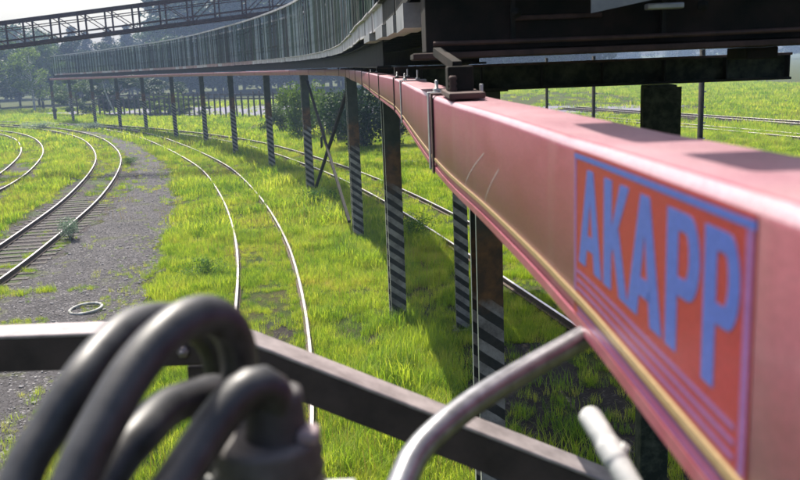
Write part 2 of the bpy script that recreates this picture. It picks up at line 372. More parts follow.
b2 = [(p.x, p.y) for p in spline(V3(T2O), 2.0) if p.y < 58]
ribbon('track_ballast', [(x-2.3, y) for x, y in b2], [(x+0.9, y) for x, y in b2], 0.006, 'ballast', 0.35)
t1 = [(p.x, p.y) for p in spline(V3(T1O), 2.0) if p.y < 62]
ribbon('track_ballast', [(x-2.1, y) for x, y in t1], [(x+0.5, y) for x, y in t1], 0.006, 'ballast', 0.3)
ribbon('yard_ballast', [(16.6, 90), (20.6, 78), (26.5, 60), (29.6, 50), (35.5, 33)], [(19.4, 90), (23.4, 78), (29.4, 60), (32.6, 50), (39, 33)], 0.006, 'dark_soil_shade', 0.4)
ribbon('yard_gravel', [(-60, 135), (-30, 113), (-6, 94), (20, 78)], [(-58, 160), (-24, 132), (4, 108), (30, 88)], 0.006, 'yard_gravel', 0.8)
ribbon('yard_gravel', [(0.6, 47), (0.2, 52), (-0.8, 60)], [(6.5, 45), (6.5, 52), (5.0, 62)], 0.010, 'yard_gravel', 0.4)
ribbon('soil_shade_patch', [(-2.6, 13.0), (-2.8, 15.5), (-2.9, 17.8)], [(-1.9, 13.0), (-2.2, 15.5), (-2.6, 17.8)], 0.005, 'dark_soil_shade', 0.25)
ribbon('soil_shade_patch', [(-0.9, 15.6), (-0.8, 17.0), (-0.5, 18.6)], [(1.6, 15.6), (1.6, 17.0), (1.2, 18.6)], 0.005, 'dark_soil_shade', 0.35)
ribbon('soil_shade_patch', [(0.7, 6.0), (0.75, 11.0), (0.9, 15.6)], [(3.8, 6.0), (3.6, 11.0), (3.0, 15.6)], 0.007, 'dark_soil_shade', 0.4)  # dark ground laid where the deck shadow falls, shade painted in
ribbon('field_road', [(44, 98), (62, 106), (120, 112)], [(44, 101), (62, 110), (120, 118)], 0.006, 'yard_gravel', 0.5)

# ------------------------------------------------------------------ tracks
RAILP = [(-0.07, 0.0), (0.07, 0.0), (0.07, 0.02), (0.015, 0.04), (0.015, 0.11), (0.031, 0.12), (0.031, 0.157), (0.025, 0.163), (-0.025, 0.163), (-0.031, 0.157), (-0.031, 0.12), (-0.015, 0.11), (-0.015, 0.04), (-0.07, 0.02)]
slp = bmesh.new(); add_box(slp, (-1.25, -0.12, 0.0), (1.25, 0.12, 0.15), 0.012)
slp_me = bpy.data.meshes.new('sleeper'); bmesh.ops.recalc_face_normals(slp, faces=slp.faces); slp.to_mesh(slp_me); slp.free(); slp_me.materials.append(MAT['sleeper_wood'])
def track(label, centre, smin, smax, zr=0.06, pitch_=0.62, sleepers=True):
    t = thing('railway_track', label, 'railway track', (centre[0].x, centre[0].y, 0))
    off0 = Vector((centre[0].x, centre[0].y, 0))
    for sgn in (-0.75, 0.75):
        pth = [p - off0 + Vector((0, 0, zr)) for p in smooth_path(offset(centre, sgn), 4)]
        vs, fs = sweep(RAILP, pth)
        k = len(RAILP); fm = []
        for i in range(len(pth)-1):
            for j in range(k): fm.append(0 if j in (6, 7, 8) else 1)
        fm += [1, 1]
        mesh_obj('rail', vs, fs, ['rail_head', 'rail_side'], t, False, fm)
    sl = spline([(p.x, p.y, 0) for p in centre], pitch_)
    for i, p in enumerate(sl):
        if smin <= p.y <= smax and sleepers:
            _, d = hnorm(sl, i)
            share('sleeper', slp_me, t, p - off0 + Vector((random.uniform(-.03, .03), 0, zr-0.15-random.uniform(0, 0.012))), (0, 0, math.atan2(d.y, d.x)-math.pi/2+random.uniform(-.02, .02)))
    return t
c3 = offset(smooth_path(spline(V3(T3R), 0.8), 6), -0.75)
c2 = offset(smooth_path(spline(V3(T2O), 0.8), 6), -0.75)
c1 = offset(smooth_path(spline(V3(T1O), 0.8), 6), -0.8)
c4 = smooth_path(spline(V3(T4C), 0.8), 6)
track('overgrown railway track in the grass between gravel path and striped posts', c3, 0, 60, 0.02, sleepers=False)
track('railway track with dark sleeper ends along left edge of gravel path', c2, 0, 38, 0.035)
track('curved railway track farthest left, beyond the grass strip', c1, 0, 40, 0.02)
track('railway track in shade to the right of the striped posts', c4, 0, 40, 0.02, sleepers=False)
track('straight railway track on dark ballast nearest the field at right', spline(V3([(37.5, 32), (31.5, 50), (28.1, 59.9), (24.6, 70.5), (21.2, 80.7), (18, 90)]), 1.0), 0, 95, 0.08)
track('dim railway track in grass at right, between red bar and field track', spline(V3([(27.9, 38), (23.8, 52.4), (21.6, 59.3), (17.4, 72), (14.4, 82)]), 1.0), 0, 85, 0.03)

# ------------------------------------------------------------------ walkway on posts
# one I-section post, stripes in its paint
def post_mesh(wd, dp, ht):
    tf = 0.034; tw = 0.014
    pr = [(-wd/2, -dp/2), (wd/2, -dp/2), (wd/2, -dp/2+tf), (tw/2, -dp/2+tf), (tw/2, dp/2-tf), (wd/2, dp/2-tf), (wd/2, dp/2), (-wd/2, dp/2), (-wd/2, dp/2-tf), (-tw/2, dp/2-tf), (-tw/2, -dp/2+tf), (-wd/2, -dp/2+tf)]
    k = len(pr); vs = [(x, y, z) for z in (0, ht) for x, y in pr]
    fs = [(j, (j+1) % k, (j+1) % k+k, j+k) for j in range(k)] + [tuple(range(k))[::-1], tuple(range(k, 2*k))]
    me = bpy.data.meshes.new('column'); me.from_pydata(vs, [], fs); me.materials.append(MAT['post_paint']); me.materials.append(MAT['post_edge_sunlit'])
    me.polygons.foreach_set('material_index', [1 if j in (7, 11) else 0 for j in range(len(fs))]); me.update(); return me
pm = post_mesh(0.32, 0.26, 5.02); pms = post_mesh(0.27, 0.24, 5.02)
foot_bm = bmesh.new(); add_box(foot_bm, (-0.22, -0.2, 0.0), (0.22, 0.2, 0.045), 0.01)
foot_me = bpy.data.meshes.new('footing'); foot_bm.to_mesh(foot_me); foot_bm.free(); foot_me.materials.append(MAT['stone_a'])
def place_post(x, y, rz, label, me, beam=None):
    t = thing('striped_steel_post', label, 'post', (x, y, 0), rz, 'striped posts carrying the walkway')
    share('column', me, t); share('footing', foot_me, t)
    bm = bmesh.new(); add_box(bm, (-0.2, -0.17, 5.0), (0.2, 0.17, 5.018)); bm_obj('cap_plate', bm, 'dark_steel', t)
    return t
labels = ['nearest striped post, its foot hidden below the diagonal grey frame beam', 'striped post standing left of the twin post, in front of the near grass tuft',
 'striped post where the rightmost cross brace starts, beside dark shrub', 'striped post at whose foot the leaning cross braces end, left of the shrub']
ord_ = ['fifth', 'sixth', 'seventh', 'eighth', 'ninth', 'tenth', 'eleventh', 'twelfth']
for i, (x, y) in enumerate(POSTS[1:]):
    j = i+2
    d = post_path[min(j+1, len(post_path)-1)] - post_path[j-1]; a = math.atan2(d.y, d.x)-math.pi/2
    lb = labels[i] if i < 4 else 'striped post under the walkway, %s counting away from the camera' % (ord_[i-4] if i-4 < 8 else 'farthest of all,')
    place_post(x, y, a*0.3+0.16, lb, pm if i else pms)
place_post(1.2, 16.6, -0.02, 'striped post just left of the nearest one, standing in the shade right of the row', pms)
tt = thing('plain_steel_post', 'stubby dark post under the right end of the cross beam, above the red bar', 'post', (2.42, 7.95, 0), -0.03)
bm = bmesh.new(); add_box(bm, (-0.135, -0.12, 0.0), (0.135, 0.12, 5.02), 0.012); bm_obj('column', bm, 'mossy_steel', tt)
bm = bmesh.new(); add_box(bm, (-0.17, -0.135, 4.1), (0.17, -0.125, 5.0)); bm_obj('flange_plate', bm, 'mossy_steel', tt)
# thin poles beyond
for (x, y, hh, r, lb) in ((5.05, 22.0, 5.3, 0.045, 'thin dark pole left of the stubby post, near where the field begins'),
                      (6.9, 19.5, 5.35, 0.065, 'thin dark pole right of the stubby post, with bolts up its side'),
                      (4.3, 24.5, 5.3, 0.04, 'very thin pole far left under the cross beam, just above the red bar')):
    t = thing('steel_pole', lb, 'pole', (x, y, 0))
    lathe('shaft', [(r*1.2, 0), (r, 0.1), (r, hh)], (0, 0, 0), 'dark_steel', t, 10)
    for k in range(8):
        share_b = box('bolt', (r-0.01, -0.02, hh-0.25-k*0.35), (r+0.04, 0.02, hh-0.21-k*0.35), 'galvanised', t)

# cross beams over each post
def cross_beam(name_label, x0, x1, y, z0, z1, rz, centre):
    t = thing('cross_beam', name_label, 'beam', (centre[0], centre[1], 0), rz, 'cross beams on the walkway posts')
    bm = bmesh.new(); add_box(bm, (x0, -0.12, z0), (x1, 0.12, z0+0.022)); bm_obj('bottom_flange', bm, 'dark_steel', t)
    bm = bmesh.new(); add_box(bm, (x0, -0.12, z1-0.022), (x1, 0.12, z1)); bm_obj('top_flange', bm, 'rust_steel', t)
    bm = bmesh.new(); add_box(bm, (x0+0.001, -0.008, z0+0.022), (x1-0.001, 0.008, z1-0.022)); bm_obj('web', bm, 'mossy_steel' if x1 > 2 else 'black_steel', t)
    k = int((x1-x0)/0.5)
    for i in range(k+1):
        xx = x0+0.02+(x1-x0-0.04)*i/k
        bm = bmesh.new(); add_box(bm, (xx-0.006, -0.11, z0+0.022), (xx+0.006, -0.008, z1-0.022)); bm_obj('stiffener', bm, 'dark_steel', t)
    return t
cross_beam('heavy dark cross beam nearest the camera, its end sticking out over the field', -0.62, 2.80, 8.5, 5.02, 5.262, -0.055, (0.87, 8.28))
for i, (x, y) in enumerate(POSTS[2:]):
    d = post_path[min(i+4, len(post_path)-1)] - post_path[i+2]; a = math.atan2(d.y, d.x)-math.pi/2
    cross_beam('dark cross beam on top of the %s striped post, mostly behind the red bar' % (['second', 'third', 'fourth', 'fifth', 'sixth', 'seventh', 'eighth', 'ninth', 'tenth', 'eleventh', 'twelfth', 'farthest'][i]), -0.5 if i < 1 else -0.28, 1.6 if i == 0 else 1.0, y, 5.02, 5.24, a, (x, y))

# cross bracing between the two posts
br = thing('cross_bracing', 'pair of thin crossing dark braces between the third and fourth striped posts', 'brace', (-2.5, 31.2, 0))
o0 = Vector((-2.5, 31.2, 0)); A = Vector((-1.45, 26.4, 0)); B = Vector((-3.6, 36.1, 0))
bar('brace_bar', A+Vector((0.1, 0.12, 4.75))-o0, B+Vector((0.15, -0.2, 0.35))-o0, 0.10, 0.10, 'black_steel', br)
bar('brace_bar', B+Vector((0.05, -0.2, 4.75))-o0, A+Vector((-0.12, 0.2, 0.5))-o0, 0.09, 0.09, 'dark_steel', br)
share_g = box('gusset_plate', (-0.2, -0.5, 2.45), (-0.18, 0.3, 2.85), 'dark_steel', br)

# the walkway itself
wk = thing('elevated_walkway', 'long curving elevated steel walkway on striped posts, underside and edge band showing', 'walkway', (0, 0, 0))
right_edge = offset(left_path, 1.75)
vs, fs = sweep([(0.02, 5.600), (1.73, 5.600), (1.73, 5.625), (0.02, 5.625)], [p for p in left_path if p.y > 2.7]); mesh_obj('deck_plate', vs, fs, 'black_steel', wk)
def ibeam(off, z0, z1, wd, nm, mat):
    h = wd/2
    pr = [(off-h, z0), (off+h, z0), (off+h, z0+.02), (off+.008, z0+.02), (off+.008, z1-.02), (off+h, z1-.02), (off+h, z1), (off-h, z1), (off-h, z1-.02), (off-.008, z1-.02), (off-.008, z0+.02), (off-h, z0+.02)]
    vs, fs = sweep(pr, [p for p in left_path if p.y > 8.2]); return mesh_obj(nm, vs, fs, mat, wk)
ibeam(0.16, 5.266, 5.555, 0.14, 'long_girder', 'dark_steel')
ibeam(1.12, 5.266, 5.555, 0.16, 'long_girder', 'black_steel')
# joists across
jm = bmesh.new(); add_box(jm, (0.0, -0.03, 5.557), (1.70, 0.03, 5.598)); j_me = bpy.data.meshes.new('joist'); jm.to_mesh(j_me); jm.free(); j_me.materials.append(MAT['dark_steel'])
dense = spline([(p.x, p.y, 0) for p in left_path], 0.2)
for i in range(26, len(dense), 5):
    nrm, d = hnorm(dense, i); ob = share('joist', j_me, wk, dense[i], (0, 0, math.atan2(nrm.y, nrm.x)))
# toe boards: single pieces, bottom lip jutting out
tb = bmesh.new(); add_box(tb, (-0.016, -0.585, 5.575), (0.0, 0.585, 5.735)); add_box(tb, (-0.05, -0.57, 5.735), (0.03, 0.57, 5.748))
tb_me = bpy.data.meshes.new('toe_board'); tb.to_mesh(tb_me); tb.free(); tb_me.materials.append(MAT['toe_board'])
tb3_me = tb_me.copy(); tb3_me.materials.clear(); tb3_me.materials.append(MAT['dark_steel'])
tb2_me = tb_me.copy(); tb2_me.materials.clear(); tb2_me.materials.append(MAT['toe_board_pink'])
far = 0
for i in range(27, len(dense)-4, 6):
    nrm, d = hnorm(dense, i)
    pale = 6.6 < dense[i].y < 44 or random.random() < 0.25
    ob = share('toe_board', tb3_me if dense[i].y <= 6.6 else tb_me if pale else tb2_me, wk, dense[i] - nrm*0.004 + Vector((0, 0, random.uniform(-.008, .006))), (random.uniform(-.012, .012), 0, math.atan2(d.y, d.x)-math.pi/2+random.uniform(-.006, .006)))
# bent corner plates under the near edge, pale grey
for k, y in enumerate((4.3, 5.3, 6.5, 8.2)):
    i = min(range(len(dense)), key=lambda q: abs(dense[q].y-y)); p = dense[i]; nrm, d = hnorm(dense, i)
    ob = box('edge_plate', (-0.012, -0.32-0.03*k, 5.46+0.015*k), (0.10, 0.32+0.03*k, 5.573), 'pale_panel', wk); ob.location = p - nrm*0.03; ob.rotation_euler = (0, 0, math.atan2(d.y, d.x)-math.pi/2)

pf = thing('side_platform', 'dark steel side platform widening the walkway above and right of the red bar', 'platform', (0, 0, 0))
seg_ = [p for p in left_path if 3.5 < p.y < 23]
vs, fs = sweep([(1.76, 5.60), (3.1, 5.60), (3.1, 5.63), (1.76, 5.63)], seg_); mesh_obj('deck_plate', vs, fs, 'black_steel', pf)
vs, fs = sweep([(3.02, 5.48), (3.10, 5.48), (3.10, 5.595), (3.02, 5.595)], seg_); mesh_obj('edge_beam', vs, fs, 'dark_steel', pf)
# slatted fences on both edges
def slat_mesh(mat, wd):
    bm = bmesh.new(); add_box(bm, (-0.012, -wd/2, 0.0), (0.012, wd/2, 2.02)); me = bpy.data.meshes.new('slat'); bm.to_mesh(me); bm.free(); me.materials.append(MAT[mat]); return me
SL = [slat_mesh('slat_pale', 0.042), slat_mesh('slat_green', 0.055), slat_mesh('slat_dark', 0.07)]
def slat_fence(label, off, pitch_, probs, ystart, seed):
    rr = random.Random(seed)
    t = thing('slatted_fence', label, 'fence', (0, 0, 0))
    pth = [Vector((p.x, p.y, 0)) for p in offset(left_path, off) if p.y > ystart]
    pts = spline(pth, pitch_)
    cnt = 0; sv, sf = [], []
    for i in range(1, len(pts)-1):
        nrm, d = hnorm(pts, i); a = math.atan2(d.y, d.x)-math.pi/2
        seg = int(i*pitch_/3.2); r_ = rr.random()
        bias = (0.14 if (seg*7+seed) % 5 == 1 else 0.0)
        k = 0 if r_ < probs[0]+bias else (1 if r_ < probs[1]+bias else 2)
        if rr.random() < 0.10: continue
        if cnt < 300:
            share('slat', SL[k], t, pts[i]+Vector((0, 0, 5.745+rr.uniform(-.01, .02))), (rr.gauss(0, 0.012), 0, a+rr.uniform(-.05, .05)), (1, rr.uniform(.8, 1.15), 1)); cnt += 1
        else:
            w2 = 0.028
            b0 = len(sv)
            for z in (5.745, 7.765):
                for sa, sb in ((-.012, -w2), (.012, -w2), (.012, w2), (-.012, w2)): sv.append(pts[i]+nrm*sa+d*sb+Vector((0, 0, z)))
            sf += [tuple(b0+q for q in f_) for f_ in ((0, 1, 5, 4), (1, 2, 6, 5), (2, 3, 7, 6), (3, 0, 4, 7), (4, 5, 6, 7))]
    if sv:
        ob = mesh_obj('far_slats', sv, sf, ['slat_green', 'slat_pale', 'slat_dark'], t); ob['kind'] = 'stuff'
        ob.data.polygons.foreach_set('material_index', [[1, 0, 2, 0][(q//5*2654435761 >> 4) % 4] for q in range(len(sf))])
    vs, fs = sweep([(-0.045, 7.775), (0.045, 7.775), (0.045, 7.855), (-0.045, 7.855)], pth); mesh_obj('top_rail', vs, fs, 'toe_board', t)
    for z in (6.25, 7.2):
        vs, fs = sweep([(0.02, z), (0.06, z), (0.06, z+0.06), (0.02, z+0.06)], pth); mesh_obj('cross_rail', vs, fs, 'slat_dark', t)
    for i in range(2, len(pts)-1, int(2.4/pitch_)):
        nrm, d = hnorm(pts, i)
        p = pts[i]+nrm*0.10
        bm = bmesh.new(); add_box(bm, (-0.03, -0.03, 5.63), (0.03, 0.03, 7.77)); ob = bm_obj('fence_post', bm, 'slat_dark', t); ob.location = p; ob.rotation_euler = (0, 0, math.atan2(d.y, d.x))
    return t
slat_fence('tall slatted fence of pale and dark slats along the near left edge of the walkway', 0.06, 0.23, (0.26, 0.62), 4.5, 3)
slat_fence('dark slatted fence on the far right edge of the walkway, seen through the front one', 1.66, 0.30, (0.06, 0.45), 10, 5)

# ------------------------------------------------------------------ conductor bar
BX = [(0.186, -0.35), (0.186, 0.2), (0.187, 0.6), (0.185, 0.95), (0.155, 1.48), (0.098, 2.38), (0.010, 5.1), (-0.06, 6.3), (-0.19, 8.3), (-0.42, 12.0), (-0.80, 17.0), (-1.62, 26.0), (-3.3, 33.4), (-4.6, 37.2), (-7.62, 45.4), (-11.2, 54.3), (-14.9, 62.9), (-19.1, 71.1), (-23.8, 79.1), (-28.7, 87.0), (-33.8, 94.6), (-38.9, 101.9), (-41.4, 105.5)]
bar_path = spline(V3(BX), 0.05)
def bz(y): return 5.2135 + max(0, 0.95-y)*0.022
bar_path = [Vector((p.x, p.y, bz(p.y))) for p in smooth_path(bar_path, 5)]
cb = thing('conductor_bar', 'long red enclosed conductor bar with blue lettered sticker, running from the camera along the walkway', 'conductor bar', (0, 0, 0))
prof = [(0, -0.165), (0.003, -0.170), (0.003, -0.194), (0.006, -0.2), (0.114, -0.2), (0.12, -0.194), (0.12, -0.008)]
for k in range(1, 5): a = math.pi/2*k/4; prof.append((0.12-0.008+0.008*math.cos(a), -0.008+0.008*math.sin(a)))
for k in range(0, 6): a = math.pi/2+math.pi/2*k/5; prof.append((0.012+0.012*math.cos(a), -0.012+0.012*math.sin(a)))
cuts = [-0.3, 2.38, 4.35, 5.3, 7.3, 9.6, 12.5, 15.5] + [19+3.5*k for k in range(27)]
for a, b in zip(cuts, cuts[1:]):
    seg = [p for p in bar_path if a+0.006 <= p.y <= b-0.006]
    if a > 12: seg = seg[::6]+[seg[-1]] if len(seg) > 12 else seg
    if len(seg) < 2: continue
    vs, fs = sweep(prof, seg); kk = len(prof)
    ob = mesh_obj('bar_section', vs, fs, ['bar_red', 'bar_edge_highlight', 'bar_top'], cb, True, [2 if j == 10 else 1 if j in (12, 13, 14) else 0 for _ in range(len(seg)-1) for j in range(kk)]+[0, 0])
    ob.data.set_sharp_from_angle(angle=R(50)) if hasattr(ob.data, 'set_sharp_from_angle') else None
def near(y): return min(bar_path, key=lambda p: abs(p.y-y))
# yellow moulded line along the face
seg = [p for p in bar_path if -0.3 < p.y < 12]
vs, fs = sweep([(-0.0025, -0.169), (0.0005, -0.169), (0.0005, -0.162), (-0.0025, -0.162)], seg); mesh_obj('yellow_line', vs, fs, 'bar_yellow', cb)
vs, fs = sweep([(-0.0012, -0.1985), (0.002, -0.1985), (0.002, -0.186), (-0.0012, -0.186)], seg); mesh_obj('lower_lip', vs, fs, 'bar_red', cb)
# joint clamps
for k, (y, mat, wd) in enumerate(((2.38, 'galvanised', 0.035), (2.30, 'rust_steel', 0.03), (4.35, 'galvanised', 0.07), (5.3, 'black_steel', 0.05), (7.3, 'rust_steel', 0.06), (9.6, 'dark_steel', 0.07), (12.5, 'dark_steel', 0.08), (15.5, 'dark_steel', 0.08), (19, 'rust_steel', 0.1), (22.5, 'rust_steel', 0.1), (26, 'rust_steel', 0.1))):
    p = near(y); i = bar_path.index(p); nrm, d = hnorm(bar_path, i)
    bm = bmesh.new(); e = 0.006
    add_box(bm, (-e, -wd/2, -0.205), (-0.001, wd/2, 0.004), 0.0015); add_box(bm, (-e, -wd/2, 0.001), (0.126, wd/2, 0.007), 0.0015); add_box(bm, (0.121, -wd/2, -0.205), (0.126, wd/2, 0.001), 0.0015)
    ob = bm_obj('joint_clamp', bm, mat, cb); ob.location = p; ob.rotation_euler = (0, 0, math.atan2(nrm.y, nrm.x))
    if k in (0, 2, 3, 5):
        for q, (xx, hh) in enumerate(((0.02, 0.03), (0.085, 0.045))):
            bo = lathe('bolt', [(0.011, 0), (0.011, 0.008), (0.005, 0.009), (0.005, hh), (0.002, hh+.002)], (xx, 0, 0.0075), 'brass_bolt', ob, 8)
# hanger brackets up to the walkway girder
for y in (5.9, 10.5, 14.0, 17.6, 22, 26.6):
    p = near(y); i = bar_path.index(p); nrm, d = hnorm(bar_path, i)
    bm = bmesh.new(); add_box(bm, (0.04, -0.03, 0.009), (0.08, 0.03, 0.052)); add_box(bm, (0.04, -0.03, 0.052), (0.5, 0.03, 0.064))
    ob = bm_obj('hanger', bm, 'black_steel', cb); ob.location = p; ob.rotation_euler = (0, 0, math.atan2(nrm.y, nrm.x))

# sticker: x along the bar from its left end (far) to its right end (near), z by fraction of the face height
YL, YR = 0.893, 0.438
def face_pt(s, fz, out_):
    y = YL+(YR-YL)*s; a = [p for p in bar_path if abs(p.y-y) < 0.08]; a.sort(key=lambda p: p.y)
    for p, q in zip(a, a[1:]):
        if p.y <= y <= q.y:
            t = (y-p.y)/(q.y-p.y); v = p.lerp(q, t); break
    nrm, _ = hnorm(bar_path, bar_path.index(p))
    return v - nrm*out_ + Vector((0, 0, -0.2*fz))
def decal(name, polys, lo, hi, mat, parent):
    vs, fs = [], []
    for poly in polys:
        # subdivide long edges so the sheet follows the face
        P2 = []
        for a, b in zip(poly, poly[1:]+poly[:1]):
            kk = max(1, int(abs(b[0]-a[0])/0.06))
            for j in range(kk): P2.append((a[0]+(b[0]-a[0])*j/kk, a[1]+(b[1]-a[1])*j/kk))
        b0 = len(vs); k = len(P2)
        for s, z in P2: vs.append(face_pt(s, z, hi))
        for s, z in P2: vs.append(face_pt(s, z, lo))
        fs.append(tuple(range(b0, b0+k)))
        for j in range(k): fs.append((b0+j, b0+k+j, b0+k+(j+1) % k, b0+(j+1) % k))
    bm = bmesh.new(); bv = [bm.verts.new(v) for v in vs]
    for f_ in fs:
        try: bm.faces.new([bv[i] for i in f_])
        except ValueError: pass
    bmesh.ops.triangulate(bm, faces=[f_ for f_ in bm.faces if len(f_.verts) > 4])
    return bm_obj(name, bm, mat, parent)
def quad(s0, s1, z0, z1): return [(s0, z0), (s1, z0), (s1, z1), (s0, z1)]
stk = decal('sticker', [quad(j/10, (j+1)/10, 0.045, 0.80) for j in range(10)], 0.0002, 0.0006, 'sticker_red', cb)
stk2 = decal('sticker_lower_strip', [quad(j/10, (j+1)/10, 0.86, 0.925) for j in range(10)], 0.0002, 0.0006, 'sticker_red', stk)
lo_, hi_ = 0.00065, 0.0008
decal('border_line', [quad(0.0+j/10, (j+1)/10, 0.062, 0.088) for j in range(10)], lo_, hi_, 'sticker_blue', stk)
decal('border_side', [quad(0.0, 0.022, 0.09, 0.795)], lo_, hi_, 'sticker_violet', stk)
decal('border_side', [quad(0.974, 0.994, 0.09, 0.795)], lo_, hi_, 'sticker_violet', stk)
for z0 in (0.668, 0.715, 0.76):
    decal('blue_line', [quad(0.03+j*0.093, 0.03+(j+1)*0.093, z0, z0+0.018) for j in range(10)], lo_, hi_, 'sticker_violet', stk)
for z0 in (0.868, 0.90):
    decal('blue_line', [quad(0.03+j*0.093, 0.03+(j+1)*0.093, z0, z0+0.016) for j in range(10)], lo_, hi_, 'sticker_violet', stk2)
T0, T1, TH = 0.125, 0.62, 0.05
def Z(t): return T0+(T1-T0)*t
def let_A(a, b):
    w_ = b-a; c_ = (a+b)/2; k = 0.32*w_
    return [[(c_-0.13*w_, Z(0)), (c_+0.13*w_, Z(0)), (c_, Z(0.30))], [(c_-0.13*w_, Z(0)), (c_, Z(0.30)), (a+k, Z(1)), (a, Z(1))], [(c_+0.13*w_, Z(0)), (b, Z(1)), (b-k, Z(1)), (c_, Z(0.30))],
            [(a+0.24*w_, Z(0.66)), (b-0.24*w_, Z(0.66)), (b-0.19*w_, Z(0.81)), (a+0.19*w_, Z(0.81))]]
def let_K(a, b):
    w_ = b-a
    return [quad(a, a+0.34*w_, Z(0), Z(1)), [(a+0.34*w_, Z(0.42)), (a+0.66*w_, Z(0)), (b, Z(0)), (a+0.34*w_, Z(0.66))], [(a+0.40*w_, Z(0.585)), (a+0.62*w_, Z(0.40)), (b, Z(1)), (b-0.34*w_, Z(1))]]
def let_P(a, b):
    w_ = b-a; s_ = 0.37*w_; P_ = []
    P_.append(quad(a, a+s_, Z(0), Z(1)))
    ax = a+s_; zc, rz_ = 0.29, 0.29; r2 = 0.16
    n_ = 10
    for j in range(n_):
        t0, t1 = math.pi*j/n_-math.pi/2, math.pi*(j+1)/n_-math.pi/2
        ex = 0.30*w_
        fo = lambda t: (ax+ex+(b-ax-ex)*math.cos(t), Z(zc+rz_*math.sin(t)))
        fi = lambda t: (ax+ex*0.7+(b-ax-ex-0.22*w_)*math.cos(t), Z(zc+r2*math.sin(t)))
        P_.append([fo(t0), fo(t1), fi(t1), fi(t0)])
    P_.append([(ax, Z(0)), (ax+0.30*w_, Z(0)), (ax+0.21*w_, Z(zc-r2)), (ax, Z(zc-r2))])
    P_.append([(ax, Z(zc+r2)), (ax+0.21*w_, Z(zc+r2)), (ax+0.30*w_, Z(zc+rz_)), (ax, Z(zc+rz_))])
    return P_
for k, (fn, a, b) in enumerate(((let_A, 0.045, 0.255), (let_K, 0.270, 0.455), (let_A, 0.450, 0.660), (let_P, 0.675, 0.822), (let_P, 0.838, 0.962))):
    decal('letter', fn(a, b), lo_, hi_+0.00002*k, 'sticker_blue', stk)

# two fine curved pale lines on the face
for (ya, yb, fa, fb) in ((1.72, 1.50, 0.80, 0.36), (1.50, 1.36, 0.80, 0.42)):
    pv = []
    for q in range(13):
        t = q/12; y = ya+(yb-ya)*t; fz = fa+(fb-fa)*t**0.75; p = near(y); nrm, _ = hnorm(bar_path, bar_path.index(p)); x_ = np.interp(y, [p_.y for p_ in bar_path if 1.2 < p_.y < 2], [p_.x for p_ in bar_path if 1.2 < p_.y < 2])
        pv.append(Vector((x_, y, p.z-0.2*fz)) - nrm*0.0006)
    vs = [v_ + Vector((0, 0, h)) for v_ in pv for h in (-0.0007, 0.0007)]
    mesh_obj('pale_line', vs, [(2*i, 2*i+1, 2*i+3, 2*i+2) for i in range(12)], 'lever_paint', cb)

# ------------------------------------------------------------------ dark carriage over the bar
cg = thing('trolley_carriage', 'massive dark steel trolley carriage hanging across the top right of the view', 'trolley', (0, 0, 0))
def pbox(nm, lo, hi, mat, par=cg, bev=0.004): return box(nm, lo, hi, mat, par, bev)
pbox('end_girder', (0.10, 2.6, 5.329), (4.2, 2.95, 5.535), 'black_steel')
pbox('lower_flange', (0.06, 2.56, 5.308), (4.2, 2.99, 5.328), 'black_steel')
pbox('flange_edge', (0.06, 2.552, 5.309), (4.2, 2.559, 5.327), 'rust_steel')
pbox('side_plate', (0.075, 2.45, 5.54), (4.2, 3.4, 5.95), 'black_steel')
pbox('side_girder', (0.30, 3.0, 5.36), (0.48, 3.95, 5.537), 'dark_steel')
pbox('side_girder', (2.6, 3.0, 5.36), (2.8, 3.95, 5.537), 'dark_steel')
for k in range(9): pbox('stiffener', (0.35+k*0.44, 2.575, 5.345), (0.362+k*0.44, 2.598, 5.535), 'dark_steel', bev=0)
pbox('drop_bracket', (1.06, 2.62, 5.272), (1.155, 2.78, 5.307), 'black_steel')
bm = bmesh.new(); pv = [bm.verts.new((x, y, z)) for y in (2.36, 2.37) for x, z in ((0.535, 5.412), (0.78, 5.455), (0.78, 5.60), (0.535, 5.60))]
for q in ((0, 1, 2, 3), (7, 6, 5, 4), (0, 4, 5, 1), (1, 5, 6, 2), (2, 6, 7, 3), (3, 7, 4, 0)): bm.faces.new([pv[i] for i in q])
bm_obj('panel', bm, 'pale_panel', cg)
pbox('added_shadow_beam', (0.98, 0.80, 5.62), (1.06, 2.448, 5.72), 'dark_steel')  # added beam out of view, there to hold the shadow-casting arms
pbox('added_shadow_arm', (0.10, 1.12, 5.66), (0.978, 1.42, 5.68), 'dark_steel')  # added unseen arms, placed to shade two patches of the bar top
pbox('added_shadow_arm', (0.10, 0.84, 5.66), (0.978, 0.98, 5.68), 'dark_steel')
pbox('panel_bracket', (0.70, 2.41, 5.418), (0.80, 2.449, 5.434), 'galvanised')
for k, xx in enumerate((0.36, 0.9, 1.5, 2.1)):
    lathe('bolt', [(0.016, 0), (0.016, 0.012), (0.006, 0.013), (0.006, 0.03)], (xx, 2.56, 5.43), 'dark_steel', cg, 8, (R(90), 0, 0))
tube('conduit', [(0.12, 2.555, 5.352), (0.8, 2.55, 5.350), (1.7, 2.552, 5.356), (2.6, 2.55, 5.350), (4.1, 2.552, 5.354)], 0.007, 'rust_steel', cg, 8, 0.1)
for k in range(14):
    lathe('rivet', [(0.009, 0), (0.008, 0.004), (0.003, 0.007)], (0.2+k*0.16, 2.4485, 5.552), 'rust_steel', cg, 8, (R(90), 0, 0))
pbox('patch_plate', (1.15, 2.441, 5.60), (1.45, 2.4485, 5.75), 'dark_steel')
pbox('wear_strip', (0.35, 2.592, 5.41), (0.62, 2.5985, 5.425), 'rust_steel')
